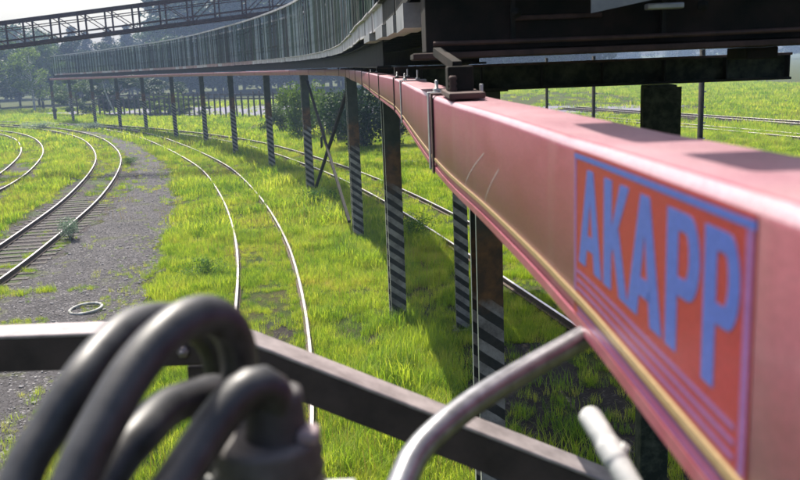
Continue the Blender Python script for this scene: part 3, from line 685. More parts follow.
# running wheels
for xx in (0.62, 1.9):
    wh = lathe('wheel', [(0.02, -0.04), (0.11, -0.04), (0.125, -0.03), (0.125, -0.015), (0.10, -0.01), (0.10, 0.03), (0.02, 0.035)], (xx, 3.4, 5.455), 'dark_steel', cg, 28, (0, R(90), 0))
# current collector riding on the bar
cl = thing('current_collector', 'dark current collector block standing on the red bar beside its joint clamp', 'collector', (0.155, 2.05, 5.2145))
bm = bmesh.new(); add_box(bm, (-0.035, -0.15, 0.004), (0.045, 0.17, 0.018), 0.003); bm_obj('shoe', bm, 'rust_steel', cl)
bm = bmesh.new(); add_box(bm, (-0.030, -0.04, 0.018), (0.03, 0.05, 0.075), 0.004); bm_obj('carrier_block', bm, 'black_steel', cl)
bm = bmesh.new(); add_bar(bm, (-0.005, 0, 0.075), (-0.03, 0.42, 0.115), 0.022, 0.022); bm_obj('arm', bm, 'black_steel', cl)
bm = bmesh.new(); add_box(bm, (0.046, -0.03, 0.004), (0.052, 0.0, 0.032), 0.001); bm_obj('end_tab', bm, 'galvanised', cl)
lathe('spring', [(0.008, 0), (0.010, 0.006), (0.007, 0.012), (0.010, 0.018), (0.007, 0.024), (0.010, 0.03), (0.007, 0.036)], (-0.02, -0.06, 0.018), 'rust_steel', cl, 10)
for k, (dx, dy, rr) in enumerate(((-0.05, 0.9, 0.016), (-0.02, 1.3, 0.02), (0.0, 0.55, 0.014))):
    pass

# ------------------------------------------------------------------ foreground: frame, hoses, tube, lever
fr = thing('steel_support_frame', 'dark steel angle frame crossing the bottom of the view behind the hoses', 'frame', (0, 0, 0))
def angle_bar(nm, a, b, h_, t_, flip=1):
    """angle section: vertical leg facing the camera and a flat top leg behind it"""
    a, b = Vector(a), Vector(b); bm = bmesh.new(); d = (b-a).normalized(); s = Vector((0, 1, 0)); t = s.cross(d).normalized()
    if t.z < 0: t = -t
    def prism(p0, y0, y1, z0, z1):
        vs = [bm.verts.new(p + s*yy + t*zz) for p in (a, b) for yy, zz in ((y0, z0), (y1, z0), (y1, z1), (y0, z1))]
        for q in ((0, 3, 2, 1), (4, 5, 6, 7), (0, 1, 5, 4), (1, 2, 6, 5), (2, 3, 7, 6), (3, 0, 4, 7)): bm.faces.new([vs[i] for i in q])
    prism(a, 0, 0.006, -h_/2, h_/2-0.0062); return bm, prism, (s, t)
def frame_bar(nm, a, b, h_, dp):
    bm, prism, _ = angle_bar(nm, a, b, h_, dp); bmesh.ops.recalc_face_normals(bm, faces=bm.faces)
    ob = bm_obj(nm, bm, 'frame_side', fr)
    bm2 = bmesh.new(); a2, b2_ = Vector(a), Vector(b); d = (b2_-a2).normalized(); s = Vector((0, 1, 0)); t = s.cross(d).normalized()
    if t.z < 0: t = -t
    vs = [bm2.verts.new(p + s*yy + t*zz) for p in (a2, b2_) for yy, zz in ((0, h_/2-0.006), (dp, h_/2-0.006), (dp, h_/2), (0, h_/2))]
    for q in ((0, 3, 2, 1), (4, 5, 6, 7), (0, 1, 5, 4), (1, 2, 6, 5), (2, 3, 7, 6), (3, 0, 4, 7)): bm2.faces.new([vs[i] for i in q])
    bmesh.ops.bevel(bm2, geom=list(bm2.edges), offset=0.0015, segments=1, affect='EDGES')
    return bm_obj(nm+'_top_flange', bm2, 'frame_top_lit', fr)
frame_bar('cross_member', (-1.1, 1.2, 4.909), (-0.262, 1.2, 4.906), 0.055, 0.06)
frame_bar('diagonal_brace', (-0.275, 1.195, 4.905), (0.42, 1.10, 4.622), 0.056, 0.055)
bm = bmesh.new(); add_box(bm, (-0.323, 1.208, 4.2), (-0.254, 1.26, 4.874), 0.003); bm_obj('upright', bm, 'frame_side', fr)
bm = bmesh.new(); add_box(bm, (-0.34, 1.188, 4.885), (-0.235, 1.1935, 4.925), 0.001); bm_obj('corner_gusset', bm, 'frame_side', fr)
for x, z in ((-0.32, 4.905), (-0.255, 4.905)): lathe('bolt', [(0.009, 0), (0.009, 0.006), (0.004, 0.007), (0.004, 0.012)], (x, 1.188, z), 'frame_top_lit', fr, 6, (R(90), 0, 0))
bm = bmesh.new(); add_box(bm, (-1.06, 1.215, 3.2), (-1.0, 1.27, 4.88)); bm_obj('upright', bm, 'frame_side', fr)

def hose(label, pts, r):
    o_ = tube('rubber_hose', pts, r, 'hose_rubber', None, 20, 0.008); tag(o_, label, 'hose', 'black hoses looping up to the cable gland'); return o_
hose('leftmost black rubber hose, the outer of the two tall arches', [(-0.206, .38, 5.045), (-0.205, .42, 5.093), (-0.196, .44, 5.112), (-0.184, .46, 5.132), (-0.176, .49, 5.143), (-0.169, .52, 5.146), (-0.158, .55, 5.14), (-0.15, .58, 5.127), (-0.14, .6, 5.104), (-0.138, .61, 5.065), (-0.14, .61, 5.025), (-0.145, .61, 4.95), (-0.15, .60, 4.85)], 0.0112)
hose('tallest black rubber hose arching in front, just left of the small one', [(-0.181, .37, 5.06), (-0.168, .4, 5.101), (-0.159, .42, 5.122), (-0.149, .44, 5.140), (-0.138, .46, 5.153), (-0.127, .48, 5.159), (-0.117, .5, 5.156), (-0.109, .515, 5.143), (-0.1065, .525, 5.122), (-0.109, .53, 5.095), (-0.116, .535, 5.065), (-0.125, .54, 5.013), (-0.13, .54, 4.85)], 0.0122)
hose('low black rubber hose emerging beneath the tall arches', [(-0.178, .40, 5.06), (-0.162, .44, 5.09), (-0.153, .46, 5.098), (-0.147, .49, 5.1), (-0.139, .52, 5.095), (-0.129, .55, 5.087), (-0.119, .57, 5.07), (-0.117, .58, 5.04), (-0.118, .58, 5.0), (-0.12, .58, 4.85)], 0.0122)
hose('short black rubber hose bending straight into the ribbed gland', [(-0.140, .38, 5.06), (-0.133, .4, 5.077), (-0.124, .42, 5.087), (-0.114, .44, 5.099), (-0.103, .455, 5.112), (-0.092, .466, 5.1205), (-0.0815, .474, 5.119), (-0.077, .479, 5.106), (-0.078, .48, 5.085)], 0.0118)
gl = thing('cable_gland', 'grey black conical cable gland with ribbed collar at the bottom edge', 'cable gland', (-0.085, 0.485, 5.03))
lathe('rubber_boot', [(0.013, 0.083), (0.0165, 0.082), (0.0175, 0.075), (0.019, 0.055), (0.022, 0.045), (0.0235, 0.042)], (0.006, 0, 0), 'gland_rubber', gl, 32)
lathe('collar', [(0.024, 0.054), (0.0295, 0.0535), (0.0325, 0.050), (0.031, 0.046), (0.0335, 0.042), (0.0315, 0.037), (0.0338, 0.032), (0.0315, 0.027), (0.0338, 0.022), (0.0315, 0.016), (0.0338, 0.010), (0.0338, -0.06)], (0, 0, 0), 'gland_collar', gl, 32)
bm = bmesh.new(); add_box(bm, (-0.007, -0.010, 0), (0.006, 0.006, 0.009), 0.003); ob = bm_obj('cable_tie', bm, 'pink_grey', gl, True); ob.location = (0.0265, -0.006, 0.052)
lathe('screw', [(0.0035, 0), (0.0035, 0.006), (0.002, 0.008)], (-0.0345, -0.010, 0.026), 'lever_paint', gl, 12, (0, R(-20), 0))
bm = bmesh.new(); add_box(bm, (-0.056, -0.03, 0.003), (0.05, 0.03, 0.008), 0.0015); bm_obj('mounting_plate', bm, 'lever_paint', gl)

rl = thing('bent_steel_tube', 'bent grey steel tube rising from the bottom edge to the red bar', 'handrail', (0, 0, 0))
tube('tube', [(-0.03, .60, 4.90), (-0.017, .62, 4.947), (-0.008, .64, 4.964), (0.005, .67, 4.977), (0.028, .70, 4.987), (0.063, .74, 4.995), (0.111, .79, 5.001), (0.177, .85, 5.010), (0.30, .96, 5.028), (0.5, 1.13, 5.058)], 0.0122, 'tube_steel', rl, 24, 0.01)
lv = thing('notched_lever', 'whitish notched lever leaning under the red bar at bottom', 'lever', (0, 0, 0))
tube('shaft', [(0.138, .62, 5.033), (0.144, .6, 5.024), (0.150, .58, 5.013), (0.158, .555, 4.998), (0.170, .52, 4.975)], 0.0086, 'lever_paint', lv, 18, 0.002, radii=lambda t: (math.sqrt(max(0.05, 1-(1-t/0.06)**2)) if t < 0.06 else 1.0 if t < 0.30 else 1.12 if t < 0.42 else 1.0))
bm = bmesh.new(); add_box(bm, (-0.003, -0.004, -0.006), (0.0035, 0.003, 0.006), 0.001); ob = bm_obj('catch', bm, 'lever_paint', lv); ob.location = (0.155, 0.583, 5.017); ob.rotation_euler = (R(20), R(40), 0)

# ------------------------------------------------------------------ lattice bridge
BR0, BR1 = -44.0, 3.2
bg_ = thing('lattice_bridge', 'rusty lattice conveyor bridge crossing high at the upper left', 'bridge', (0, 0, 0))
def bzz(x): return 7.80 + (x+14.2)*0.0852
for Y_, nm in ((50.0, 'front'), (51.3, 'rear')):
    bar('bottom_chord', (BR0, Y_, bzz(BR0)), (BR1, Y_, bzz(BR1)), 0.13, 0.17, 'bridge_steel', bg_)
    bar('top_chord', (BR0, Y_, bzz(BR0)+1.34), (BR1, Y_, bzz(BR1)+1.34), 0.11, 0.12, 'bridge_steel', bg_)
    for hh in (0.95,):
        bar('mid_rail', (BR0, Y_+0.06, bzz(BR0)+hh), (BR1, Y_+0.06, bzz(BR1)+hh), 0.04, 0.05, 'bridge_steel', bg_)
    k = 0; x = BR0
    while x < BR1-1.5:
        bar('upright', (x, Y_, bzz(x)+0.08), (x, Y_, bzz(x)+1.28), 0.085, 0.085, 'bridge_steel', bg_)
        a, b = ((x, bzz(x)+0.1), (x+1.55, bzz(x+1.55)+1.26)) if x > -12.8 else ((x, bzz(x)+1.26), (x+1.55, bzz(x+1.55)+0.1))
        if k % 3 != 1 or x < -16: bar('diagonal', (a[0]+.04, Y_+0.01, a[1]), (b[0]-.04, Y_+0.01, b[1]), 0.04, 0.045, 'bridge_steel', bg_)
        x += 1.55; k += 1
x = BR0
while x < BR1:
    bar('floor_beam', (x, 50.07, bzz(x)-0.02), (x, 51.23, bzz(x)-0.02), 0.06, 0.08, 'bridge_steel', bg_); x += 1.55
bar('belt_pipe', (BR0, 50.65, bzz(BR0)+0.34), (BR1, 50.65, bzz(BR1)+0.34), 0.3, 0.08, 'bridge_steel', bg_)
for xx in (-40, 1.2):
    for dx, Y_ in ((-0.7, 50), (0.7, 50), (-0.7, 51.3), (0.7, 51.3)):
        bar('tower_leg', (xx+dx*1.6, Y_, 0), (xx+dx*0.6, Y_, bzz(xx)-0.09), 0.16, 0.16, 'bridge_steel', bg_)
    for z0 in (1.5, 4.0): bar('tower_brace', (xx-0.95, 50.1, z0), (xx+0.85, 50.1, z0+2), 0.07, 0.07, 'bridge_steel', bg_)

# ------------------------------------------------------------------ tall stake fence and far bits
sf_ = thing('stake_fence', 'tall stake fence with two rails in front of the pale yard', 'fence', (0, 0, 0))
st_me = bpy.data.meshes.new('stake'); bm = bmesh.new(); add_box(bm, (-0.09, -0.09, 0), (0.09, 0.09, 2.9), 0.01); bm.to_mesh(st_me); bm.free(); st_me.materials.append(MAT['fence_wood'])
fl = spline(V3([(-40, 116), (-30, 108.5), (-22.3, 101.4), (-16, 95.5), (-8, 88.5), (0, 82.5), (3.5, 80)]), 1.05)
for i, p in enumerate(fl): share('stake', st_me, sf_, p, (random.uniform(-.03, .03), random.uniform(-.03, .03), random.random()*.3), (1, 1, random.uniform(.85, 1.08)))
for z in (2.15, 2.6):
    vs, fs = sweep([(-0.15, z), (-0.10, z), (-0.10, z+0.14), (-0.15, z+0.14)], fl); mesh_obj('fence_rail', vs, fs, 'fence_wood', sf_)
mk = thing('marker_stump', 'small dark marker post standing alone in the far left meadow', 'post', (-42.4, 108.4, 0))
bm = bmesh.new(); add_box(bm, (-0.16, -0.16, 0), (0.16, 0.16, 1.1), 0.05); bm_obj('shaft', bm, 'fence_wood', mk)
bm = bmesh.new(); add_box(bm, (-0.24, -0.2, 1.1), (0.24, 0.2, 1.5), 0.08); bm_obj('cap', bm, 'bark_dark', mk)
# pale old tyre
ty = []
tp = [(0.36*math.cos(a), 0.36*math.sin(a), 0.075) for a in np.linspace(0, 2*math.pi, 33)]
vs, fs = [], []
for i in range(32):
    a = 2*math.pi*i/32
    for j in range(10):
        b = 2*math.pi*j/10; r_ = 0.36+0.035*math.cos(b); vs.append((r_*math.cos(a), r_*math.sin(a), 0.04+0.035*math.sin(b)))
for i in range(32):
    for j in range(10): fs.append((i*10+j, ((i+1) % 32)*10+j, ((i+1) % 32)*10+(j+1) % 10, i*10+(j+1) % 10))
o_ = mesh_obj('old_tyre', vs, fs, 'tyre_pale', None, True); o_.location = (-7.31, 19.15, 0.015); o_.rotation_euler = (R(4), R(-3), 0)
tag(o_, 'pale bare tyre lying flat on the gravel path near the hoses', 'tyre')

# ------------------------------------------------------------------ grass
def clump(nblades, rad, h0, h1, wd, seed, lean=0.5):
    rr = random.Random(seed); vs, fs = [], []
    for k in range(nblades):
        a = rr.uniform(0, 6.283); r_ = rad*math.sqrt(rr.random()); x, y = r_*math.cos(a), r_*math.sin(a); h_ = rr.uniform(h0, h1)
        b = rr.uniform(0, 6.283); dx, dy = math.cos(b), math.sin(b); le = rr.uniform(0.1, lean)*h_
        px, py = -dy*wd/2, dx*wd/2; b0 = len(vs)
        vs += [(x-px, y-py, -0.02), (x+px, y+py, -0.02), (x+dx*le*.35+px*.8, y+dy*le*.35+py*.8, h_*.6), (x+dx*le*.35-px*.8, y+dy*le*.35-py*.8, h_*.6), (x+dx*le, y+dy*le, h_)]
        fs += [(b0, b0+1, b0+2, b0+3), (b0+3, b0+2, b0+4)]
    return vs, fs
proto = bpy.data.collections.new('plant_prototypes')          # not linked to the scene: only instanced from
def proto_obj(name, vf, mat):
    me = bpy.data.meshes.new(name); me.from_pydata(vf[0], [], vf[1]); me.materials.append(MAT[mat]); me.update()
    o = bpy.data.objects.new(name, me); proto.objects.link(o); return o
def scatter(name, pts, scales, protos, seed=0):
    """stuff: one object whose points each carry one of a few clumps"""
    me = bpy.data.meshes.new(name); k = len(pts); me.vertices.add(k)
    me.vertices.foreach_set('co', np.asarray(pts, dtype=np.float32).ravel())
    at = me.attributes.new('sc', 'FLOAT', 'POINT'); at.data.foreach_set('value', np.asarray(scales, dtype=np.float32))
    at = me.attributes.new('rz', 'FLOAT_VECTOR', 'POINT'); rv = np.zeros((k, 3), np.float32); rv[:, 2] = rng.random(k)*6.283; rv[:, 0] = rng.normal(0, .08, k); at.data.foreach_set('vector', rv.ravel())
    at = me.attributes.new('id2', 'INT', 'POINT'); at.data.foreach_set('value', rng.integers(0, len(protos), k).astype(np.int32))
    ob = bpy.data.objects.new(name, me); col.objects.link(ob); ob['kind'] = 'stuff'
    gn = bpy.data.node_groups.new(name, 'GeometryNodeTree')
    gn.interface.new_socket('Geometry', in_out='INPUT', socket_type='NodeSocketGeometry'); gn.interface.new_socket('Geometry', in_out='OUTPUT', socket_type='NodeSocketGeometry')
    gi = gn.nodes.new('NodeGroupInput'); go = gn.nodes.new('NodeGroupOutput')
    sub = bpy.data.collections.new(name+'_set')
    for p in protos: sub.objects.link(p)
    ci = gn.nodes.new('GeometryNodeCollectionInfo'); ci.inputs['Collection'].default_value = sub; ci.inputs['Separate Children'].default_value = True; ci.inputs['Reset Children'].default_value = True
    ip = gn.nodes.new('GeometryNodeInstanceOnPoints'); ip.inputs['Pick Instance'].default_value = True
    def attr(nm, tp):
        a = gn.nodes.new('GeometryNodeInputNamedAttribute'); a.data_type = tp; a.inputs['Name'].default_value = nm
        return [s for s in a.outputs if s.enabled][0]
    gn.links.new(gi.outputs[0], ip.inputs['Points']); gn.links.new(ci.outputs[0], ip.inputs['Instance'])
    gn.links.new(attr('id2', 'INT'), ip.inputs['Instance Index']); gn.links.new(attr('rz', 'FLOAT_VECTOR'), ip.inputs['Rotation']); gn.links.new(attr('sc', 'FLOAT'), ip.inputs['Scale'])
    gn.links.new(ip.outputs[0], go.inputs[0])
    md = ob.modifiers.new('scatter', 'NODES'); md.node_group = gn
    return ob
# distance of points to a polyline
def dist_to(path, X, Y):
    P = np.array([(p.x, p.y) for p in path]); best = np.full(len(X), 1e9); 
    for i in range(0, len(X), 20000):
        xs = X[i:i+20000, None]; ys = Y[i:i+20000, None]
        best[i:i+20000] = np.sqrt(((xs-P[None, :, 0])**2+(ys-P[None, :, 1])**2).min(1))
    return best
def inside(L, Rr, X, Y):
    poly = [(p.x, p.y) for p in spline(V3(L), 1.0)]+[(p.x, p.y) for p in spline(V3(Rr), 1.0)][::-1]
    c = np.zeros(len(X), bool); j = len(poly)-1
    for i in range(len(poly)):
        xi, yi = poly[i]; xj, yj = poly[j]
        cond = ((yi > Y) != (yj > Y)) & (X < (xj-xi)*(Y-yi)/((yj-yi) if yj != yi else 1e-9)+xi); c ^= cond; j = i
    return c
def field(y0, y1, dens, xmax=60, xmin=-75):
    # the wedge of ground in view, with a margin to either side
    ar = 0; wd0 = lambda y: (max(xmin, -0.56*y-4), min(xmax, 0.56*y+4))
    a, b = wd0(y1); k = int(dens*(b-a)*(y1-y0)); X = rng.uniform(a, b, k); Y = rng.uniform(y0, y1, k)
    keep = np.abs(X) < 0.56*Y+4
    return X[keep], Y[keep]
dense_c = {k: spline([(p.x, p.y, 0) for p in c_], 0.3) for k, c_ in (('1', c1), ('2', c2), ('3', c3), ('4', c4))}
def masks(X, Y):
    d1, d2, d3, d4 = (dist_to(dense_c[k], X, Y) for k in '1234')
    gp = inside(GL, GR, X, Y); r_ = rng.random(len(X))
    keep = np.ones(len(X), bool)
    nn = vnoise(X, Y, 1.4)*0.6+vnoise(X, Y, 0.45)*0.4
    eg = np.minimum(dist_to(spline(V3(GR), 0.3), X, Y), dist_to(spline(V3(GL), 0.3), X, Y)*1.6)
    keep &= ~(gp & (nn < 0.74)) | (r_ < 0.01) | (gp & (r_ < 0.75*np.exp(-eg/0.45)))
    # bare strips along track 2 and 1
    keep &= ~((d2 < 1.8) & (Y < 48) & (nn < 0.60+0.1*(48-Y)/48))
    keep &= ~((d1 < 1.6) & (Y < 56) & (nn < 0.5))
    for d in (d1, d2, d3, d4): keep &= ~(np.abs(d-0.75) < 0.09)
    # grass kept low between the rails of track 3
    h = np.ones(len(X)); h[d3 < 0.9] *= 0.72; h[(d4 < 1.0)] *= 0.6; h[(d1 < 1.3)] *= 0.6; h[(d2 < 1.5)] *= 0.55; h[gp] *= 0.45
    bare = ((X > 0.75+0.25*vnoise(X, Y, 0.6)) & (X < 3.4) & (Y < 15.6) & (nn > 0.16)) | (np.abs(X-0.4) < 1.2) & (np.abs(Y-17.1) < 1.3) & (nn > 0.42) | (d3 < 0.5) & (Y < 22) & (nn > 0.52) | ((X > 0.2) & (Y < 30) & (nn > 0.66)) | ((np.hypot(X+0.3, (Y-17.0)) < 1.2) & (nn > 0.4))  # also clears grass on the near strip where deck shade is painted
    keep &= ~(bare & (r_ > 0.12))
    yb = (X-28.1 > -0.34*(Y-59.9)-1.4) & (X-28.1 < -0.34*(Y-59.9)+1.4) & (Y > 36) & (Y < 90); keep &= ~(yb & (nn < 0.62)); h[yb] *= .6
    tall = vnoise(X, Y, 5.0); h *= 0.62+0.6*tall; h *= 0.8+0.6*(vnoise(X, Y, 0.8) > 0.66); keep &= ~((vnoise(X+7, Y, 0.55)*0.55+vnoise(X, Y+9, 1.7)*0.45 > 0.70) & (r_ > 0.35))
    h *= 1.0+0.3*np.clip(dist_to([Vector(v) for v in spline(V3(POSTS[1:]), 0.5)], X, Y) < 0.9, 0, 1)*(vnoise(X, Y, 1.0) > 0.45)
    yd = (Y > 82) & (X+22.3+1.08*(Y-101.4) > 1.0) & (X < 30); keep &= ~(yd & (nn < 0.7) & (Y < 135))
    return keep, h
G1 = [proto_obj('grass_clump', clump(36, 0.18, 0.06, 0.33, 0.008, s, 0.9), 'grass_blade') for s in range(5)]
G2 = [proto_obj('grass_clump', clump(32, 0.30, 0.07, 0.33, 0.016, s+10, 0.9), 'grass_blade') for s in range(4)]
G3 = [proto_obj('grass_clump', clump(26, 0.60, 0.12, 0.38, 0.040, s+20, 0.8), 'grass_blade') for s in range(3)]
for y0, y1, dens, pr, nm in ((7, 28, 95, G1, 'near_grass'), (28, 62, 22, G2, 'middle_grass'), (62, 150, 4.2, G3, 'far_grass')):
    X, Y = field(y0, y1, dens); kp, h = masks(X, Y); X, Y, h = X[kp], Y[kp], h[kp]
    o_ = scatter(nm, np.stack([X, Y, np.zeros(len(X))], 1), h*rng.uniform(.7, 1.2, len(X)), pr)
    tag(o_, {'near_grass': 'yellow green grass around the near tracks and post feet', 'middle_grass': 'sunlit grass between the tracks farther back', 'far_grass': 'far meadow grass before the woods'}[nm], 'grass')
# dry seed stems
DS = [proto_obj('seed_stem', clump(7, 0.25, 0.35, 0.75, 0.008, s+40, 0.3), 'dry_stem') for s in range(3)]
X, Y = field(9, 70, 3.0); kp, h = masks(X, Y); kp &= vnoise(X, Y, 4) > 0.5; X, Y = X[kp], Y[kp]
tag(scatter('dry_stems', np.stack([X, Y, np.zeros(len(X))], 1), rng.uniform(.6, 1.1, len(X)), DS), 'thin dry seed stems among the grass', 'grass')
# loose stones on path and ballast
def stone(seed):
    rr = random.Random(seed); bm = bmesh.new(); bmesh.ops.create_icosphere(bm, subdivisions=1, radius=1.0)
    for v_ in bm.verts: v_.co *= rr.uniform(.7, 1.2)
    for v_ in bm.verts: v_.co.z *= .6
    vs = [tuple(v_.co) for v_ in bm.verts]; fs = [tuple(v_.index for v_ in f_.verts) for f_ in bm.faces]; bm.free(); return vs, fs
ST = [proto_obj('stone', stone(s), 'stone_a') for s in range(5)]
X, Y = field(9, 50, 45, xmax=2); gp = inside(GL, GR, X, Y); d2 = dist_to(dense_c['2'], X, Y)
kp = gp | ((d2 < 1.7) & (rng.random(len(X)) < .8)); X, Y = X[kp], Y[kp]
tag(scatter('gravel_stones', np.stack([X, Y, np.full(len(X), 0.02)], 1), rng.uniform(.008, .026, len(X))*(1+(rng.random(len(X)) < .03)*1.5), ST), 'loose grey stones strewn over path and ballast', 'gravel')

# ------------------------------------------------------------------ plants, shrubs, trees
def leaf_cloud(rr, centres, nper, size, spread, flat=1.0):
    vs, fs = [], []
    for (cx, cy, cz, cr_) in centres:
        for _ in range(nper):
            v_ = Vector((rr.gauss(0, 1), rr.gauss(0, 1), rr.gauss(0, 1))); v_.normalize(); r_ = cr_*(rr.random()**0.45)*spread
            p = Vector((cx, cy, cz))+Vector((v_.x*r_, v_.y*r_, v_.z*r_*flat))
            a = Vector((rr.gauss(0, 1), rr.gauss(0, 1), rr.gauss(0, .6))).normalized(); b = a.cross(Vector((rr.gauss(0, 1), rr.gauss(0, 1), rr.gauss(0, 1)))).normalized()
            s = size*rr.uniform(.6, 1.3); b0 = len(vs)
            vs += [p-a*s*.5, p+b*s*.28, p+a*s*.5, p-b*s*.28]; fs.append((b0, b0+1, b0+2, b0+3))
    return vs, fs
def make_mesh(name, vs, fs, mat):
    me = bpy.data.meshes.new(name); me.from_pydata([tuple(v) for v in vs], [], fs); me.materials.append(MAT[mat]); me.update(); return me
def limb(vs, fs, a, b, r0_, r1_, seg=6):
    a, b = Vector(a), Vector(b); d = (b-a).normalized(); s = d.cross(Vector((.3, .1, 1))).normalized(); t = d.cross(s); b0 = len(vs)
    for p, r_ in ((a, r0_), (b, r1_)):
        for k in range(seg): q = 2*math.pi*k/seg; vs.append(p+(s*math.cos(q)+t*math.sin(q))*r_)
    for k in range(seg): fs.append((b0+k, b0+(k+1) % seg, b0+seg+(k+1) % seg, b0+seg+k))
def broadleaf(seed, h_, wd, leaf, bark, dens=1.0):
    rr = random.Random(seed); tv, tf = [], []; cs = []
    limb(tv, tf, (0, 0, 0), (rr.uniform(-.2, .2), rr.uniform(-.2, .2), h_*.45), .02*h_, .014*h_, 8); top = Vector((rr.uniform(-.3, .3), rr.uniform(-.3, .3), h_*.88)); limb(tv, tf, (0, 0, h_*.45), top, .014*h_, .004*h_)
    for k in range(26):
        z = h_*rr.uniform(.22, .95); prof_ = math.sin(math.pi*min(1, max(0, (z/h_-.10)/.95)))**.7; r_ = wd*.5*prof_*rr.uniform(.45, 1.0); a = rr.uniform(0, 6.283)
        c_ = (r_*math.cos(a), r_*math.sin(a), z); cr_ = h_*rr.uniform(.055, .115); cs.append((*c_, cr_))
        limb(tv, tf, (0, 0, z*.75), c_, .006*h_, .002*h_, 4)
    cs.append((top.x, top.y, h_*.93, h_*.07))
    v, f_ = leaf_cloud(rr, cs, int(150*dens), h_*.034, 1.25, .8)
    return make_mesh('trunk', tv, tf, bark), make_mesh('crown', v, f_, leaf)
def spruce(seed, h_, wd, leaf):
    rr = random.Random(seed); tv, tf = [], []; limb(tv, tf, (0, 0, 0), (0, 0, h_*.98), .016*h_, .002*h_, 8); vs, fs = [], []
    for k in range(64):
        z = h_*(.10+.88*k/64); L = wd*.5*(1-(z/h_))**.85*rr.uniform(.75, 1.15)+.15
        for j in range(6):
            a = rr.uniform(0, 6.283); d = Vector((math.cos(a), math.sin(a), -.28)); limb(tv, tf, (0, 0, z), Vector((0, 0, z))+d*L*.7, .002*h_, .001*h_, 3) if j < 2 else None
            for q in range(9):
                t = rr.uniform(.15, 1); p = Vector((0, 0, z))+d*L*t+Vector((rr.gauss(0, .08*h_*.12), rr.gauss(0, .08*h_*.12), rr.gauss(0, .01*h_)))
                s = h_*.032*rr.uniform(.6, 1.2); e = (d+Vector((rr.gauss(0, .4), rr.gauss(0, .4), rr.gauss(0, .3)))).normalized(); g_ = e.cross(Vector((rr.gauss(0, .5), rr.gauss(0, .5), 1))).normalized(); b0 = len(vs)
                vs += [p-e*s*.6, p+g_*s*.3, p+e*s*.6, p-g_*s*.3]; fs.append((b0, b0+1, b0+2, b0+3))
    return make_mesh('trunk', tv, tf, 'bark_dark'), make_mesh('crown', vs, fs, leaf)
KB = [broadleaf(s, 10, 7.5, 'leaf_mid', 'bark_dark', 1.15) for s in (1, 2)] + [broadleaf(3, 10, 7, 'leaf_bright', 'bark_birch', 1.0), broadleaf(4, 10, 6, 'leaf_bright', 'bark_birch', .9)]
KD = [broadleaf(s, 10, 8, 'leaf_dark', 'bark_dark', 1.3) for s in (7, 8)]
KS = [spruce(s, 10, 4.6, 'leaf_dark') for s in (11, 12, 13)]
def tree(kind, me, x, y, h_, label, group=None, cat='tree', wide=1.0):
    t = thing(kind, label, cat, (x, y, 0), random.uniform(0, 6.28), group); s = h_/10
    share('trunk', me[0], t, scale=(s, s, s)); share('crown', me[1], t, scale=(s*wide, s*wide, s)); return t
KF = [broadleaf(31, 10, 8.5, 'leaf_dark', 'bark_dark', 2.4), broadleaf(32, 10, 8.5, 'leaf_mid', 'bark_dark', 2.2), broadleaf(33, 10, 8.5, 'leaf_bright', 'bark_dark', 2.2)]
# wall of far forest behind the meadow, left to right
rr = random.Random(21)
for i in range(92):
    u_ = i/91; x = -150+u_*205+rr.uniform(-2, 2); y = 225+rr.uniform(-8, 14)
    h_ = rr.uniform(14.5, 17.5) if -86 < x < -54 else (rr.uniform(18, 21) if x < -54 else rr.uniform(25, 29))
    if rr.random() < .62: tree('spruce_tree', rr.choice(KS), x, y, h_*1.05, 'tall hazy blue spruce in the far wall of forest', 'spruces of the far forest', wide=1.35)
    else: tree('broadleaf_tree', rr.choice(KD+KB[:2]), x, y, h_*.92, 'round hazy broadleaf crown in the far wall of forest', 'broadleaf trees of the far forest')
for i in range(30):
    x = -112+i*2.6+rr.uniform(-1.5, 1.5); y = 168+1.1*max(0, i-13)+rr.uniform(-5, 5)
    tree('broadleaf_tree', rr.choice(KD+KB[:2]), x, y, rr.uniform(9, 13.5), 'bushy lower tree along the foot of the far forest', 'lower trees at the forest foot', wide=1.2)
# light bushes on the left edge of the meadow
for (x, y, h_, m_, lb) in ((-64, 140, 13.0, KB[0], 'dark leafy tree at the left edge beyond the meadow'), (-57.5, 139, 10.2, KB[2], 'pale green round tree at the meadow edge, right of the dark one'), (-53, 142, 8.0, KB[3], 'lower pale green bushy tree between meadow and slatted fence end'),
                       (-69, 150, 15, KD[0], 'tall dark tree at far left behind the pale green ones'), (-48.5, 143, 7.2, KD[1], 'dark low tree just left of the farthest posts'), (-60.5, 150, 11.5, KB[1], 'mid green tree behind the two pale ones')):
    tree('meadow_tree', m_, x, y, h_, lb)
# tall trees behind the walkway
for (x, y, h_, m_, lb) in ((-57, 215, 17, KB[1], 'tall tree just right of the lattice bridge middle, behind the slats'), (-47, 212, 34, KS[0], 'tall spruce rising behind the bridge, left of centre top'), (-41, 205, 33, KD[0], 'tall dark broadleaf tree behind the slatted fence'),
                       (-31, 208, 36, KB[0], 'high leafy tree at top centre behind the fence'), (-22, 200, 37, KS[1], 'tall spruce behind the slats near top centre'), (-12, 210, 34, KD[1], 'dark tree right of the tall spruce behind the fence'), (-36, 196, 30, KS[2], 'shorter spruce before the high leafy tree'), (-50, 204, 17, KB[2], 'small pale tree below the spruces behind the walkway'),
                       (-3, 206, 31, KB[1], 'leafy tree hidden mostly behind the walkway underside'), (-27, 206, 33, KS[0], 'spruce between the high leafy tree and the tall spruce'), (-43, 216, 36, KD[1], 'broad dark tree behind the bridge end at top')):
    tree('background_tree', m_, x, y, h_, lb, wide=1.15)
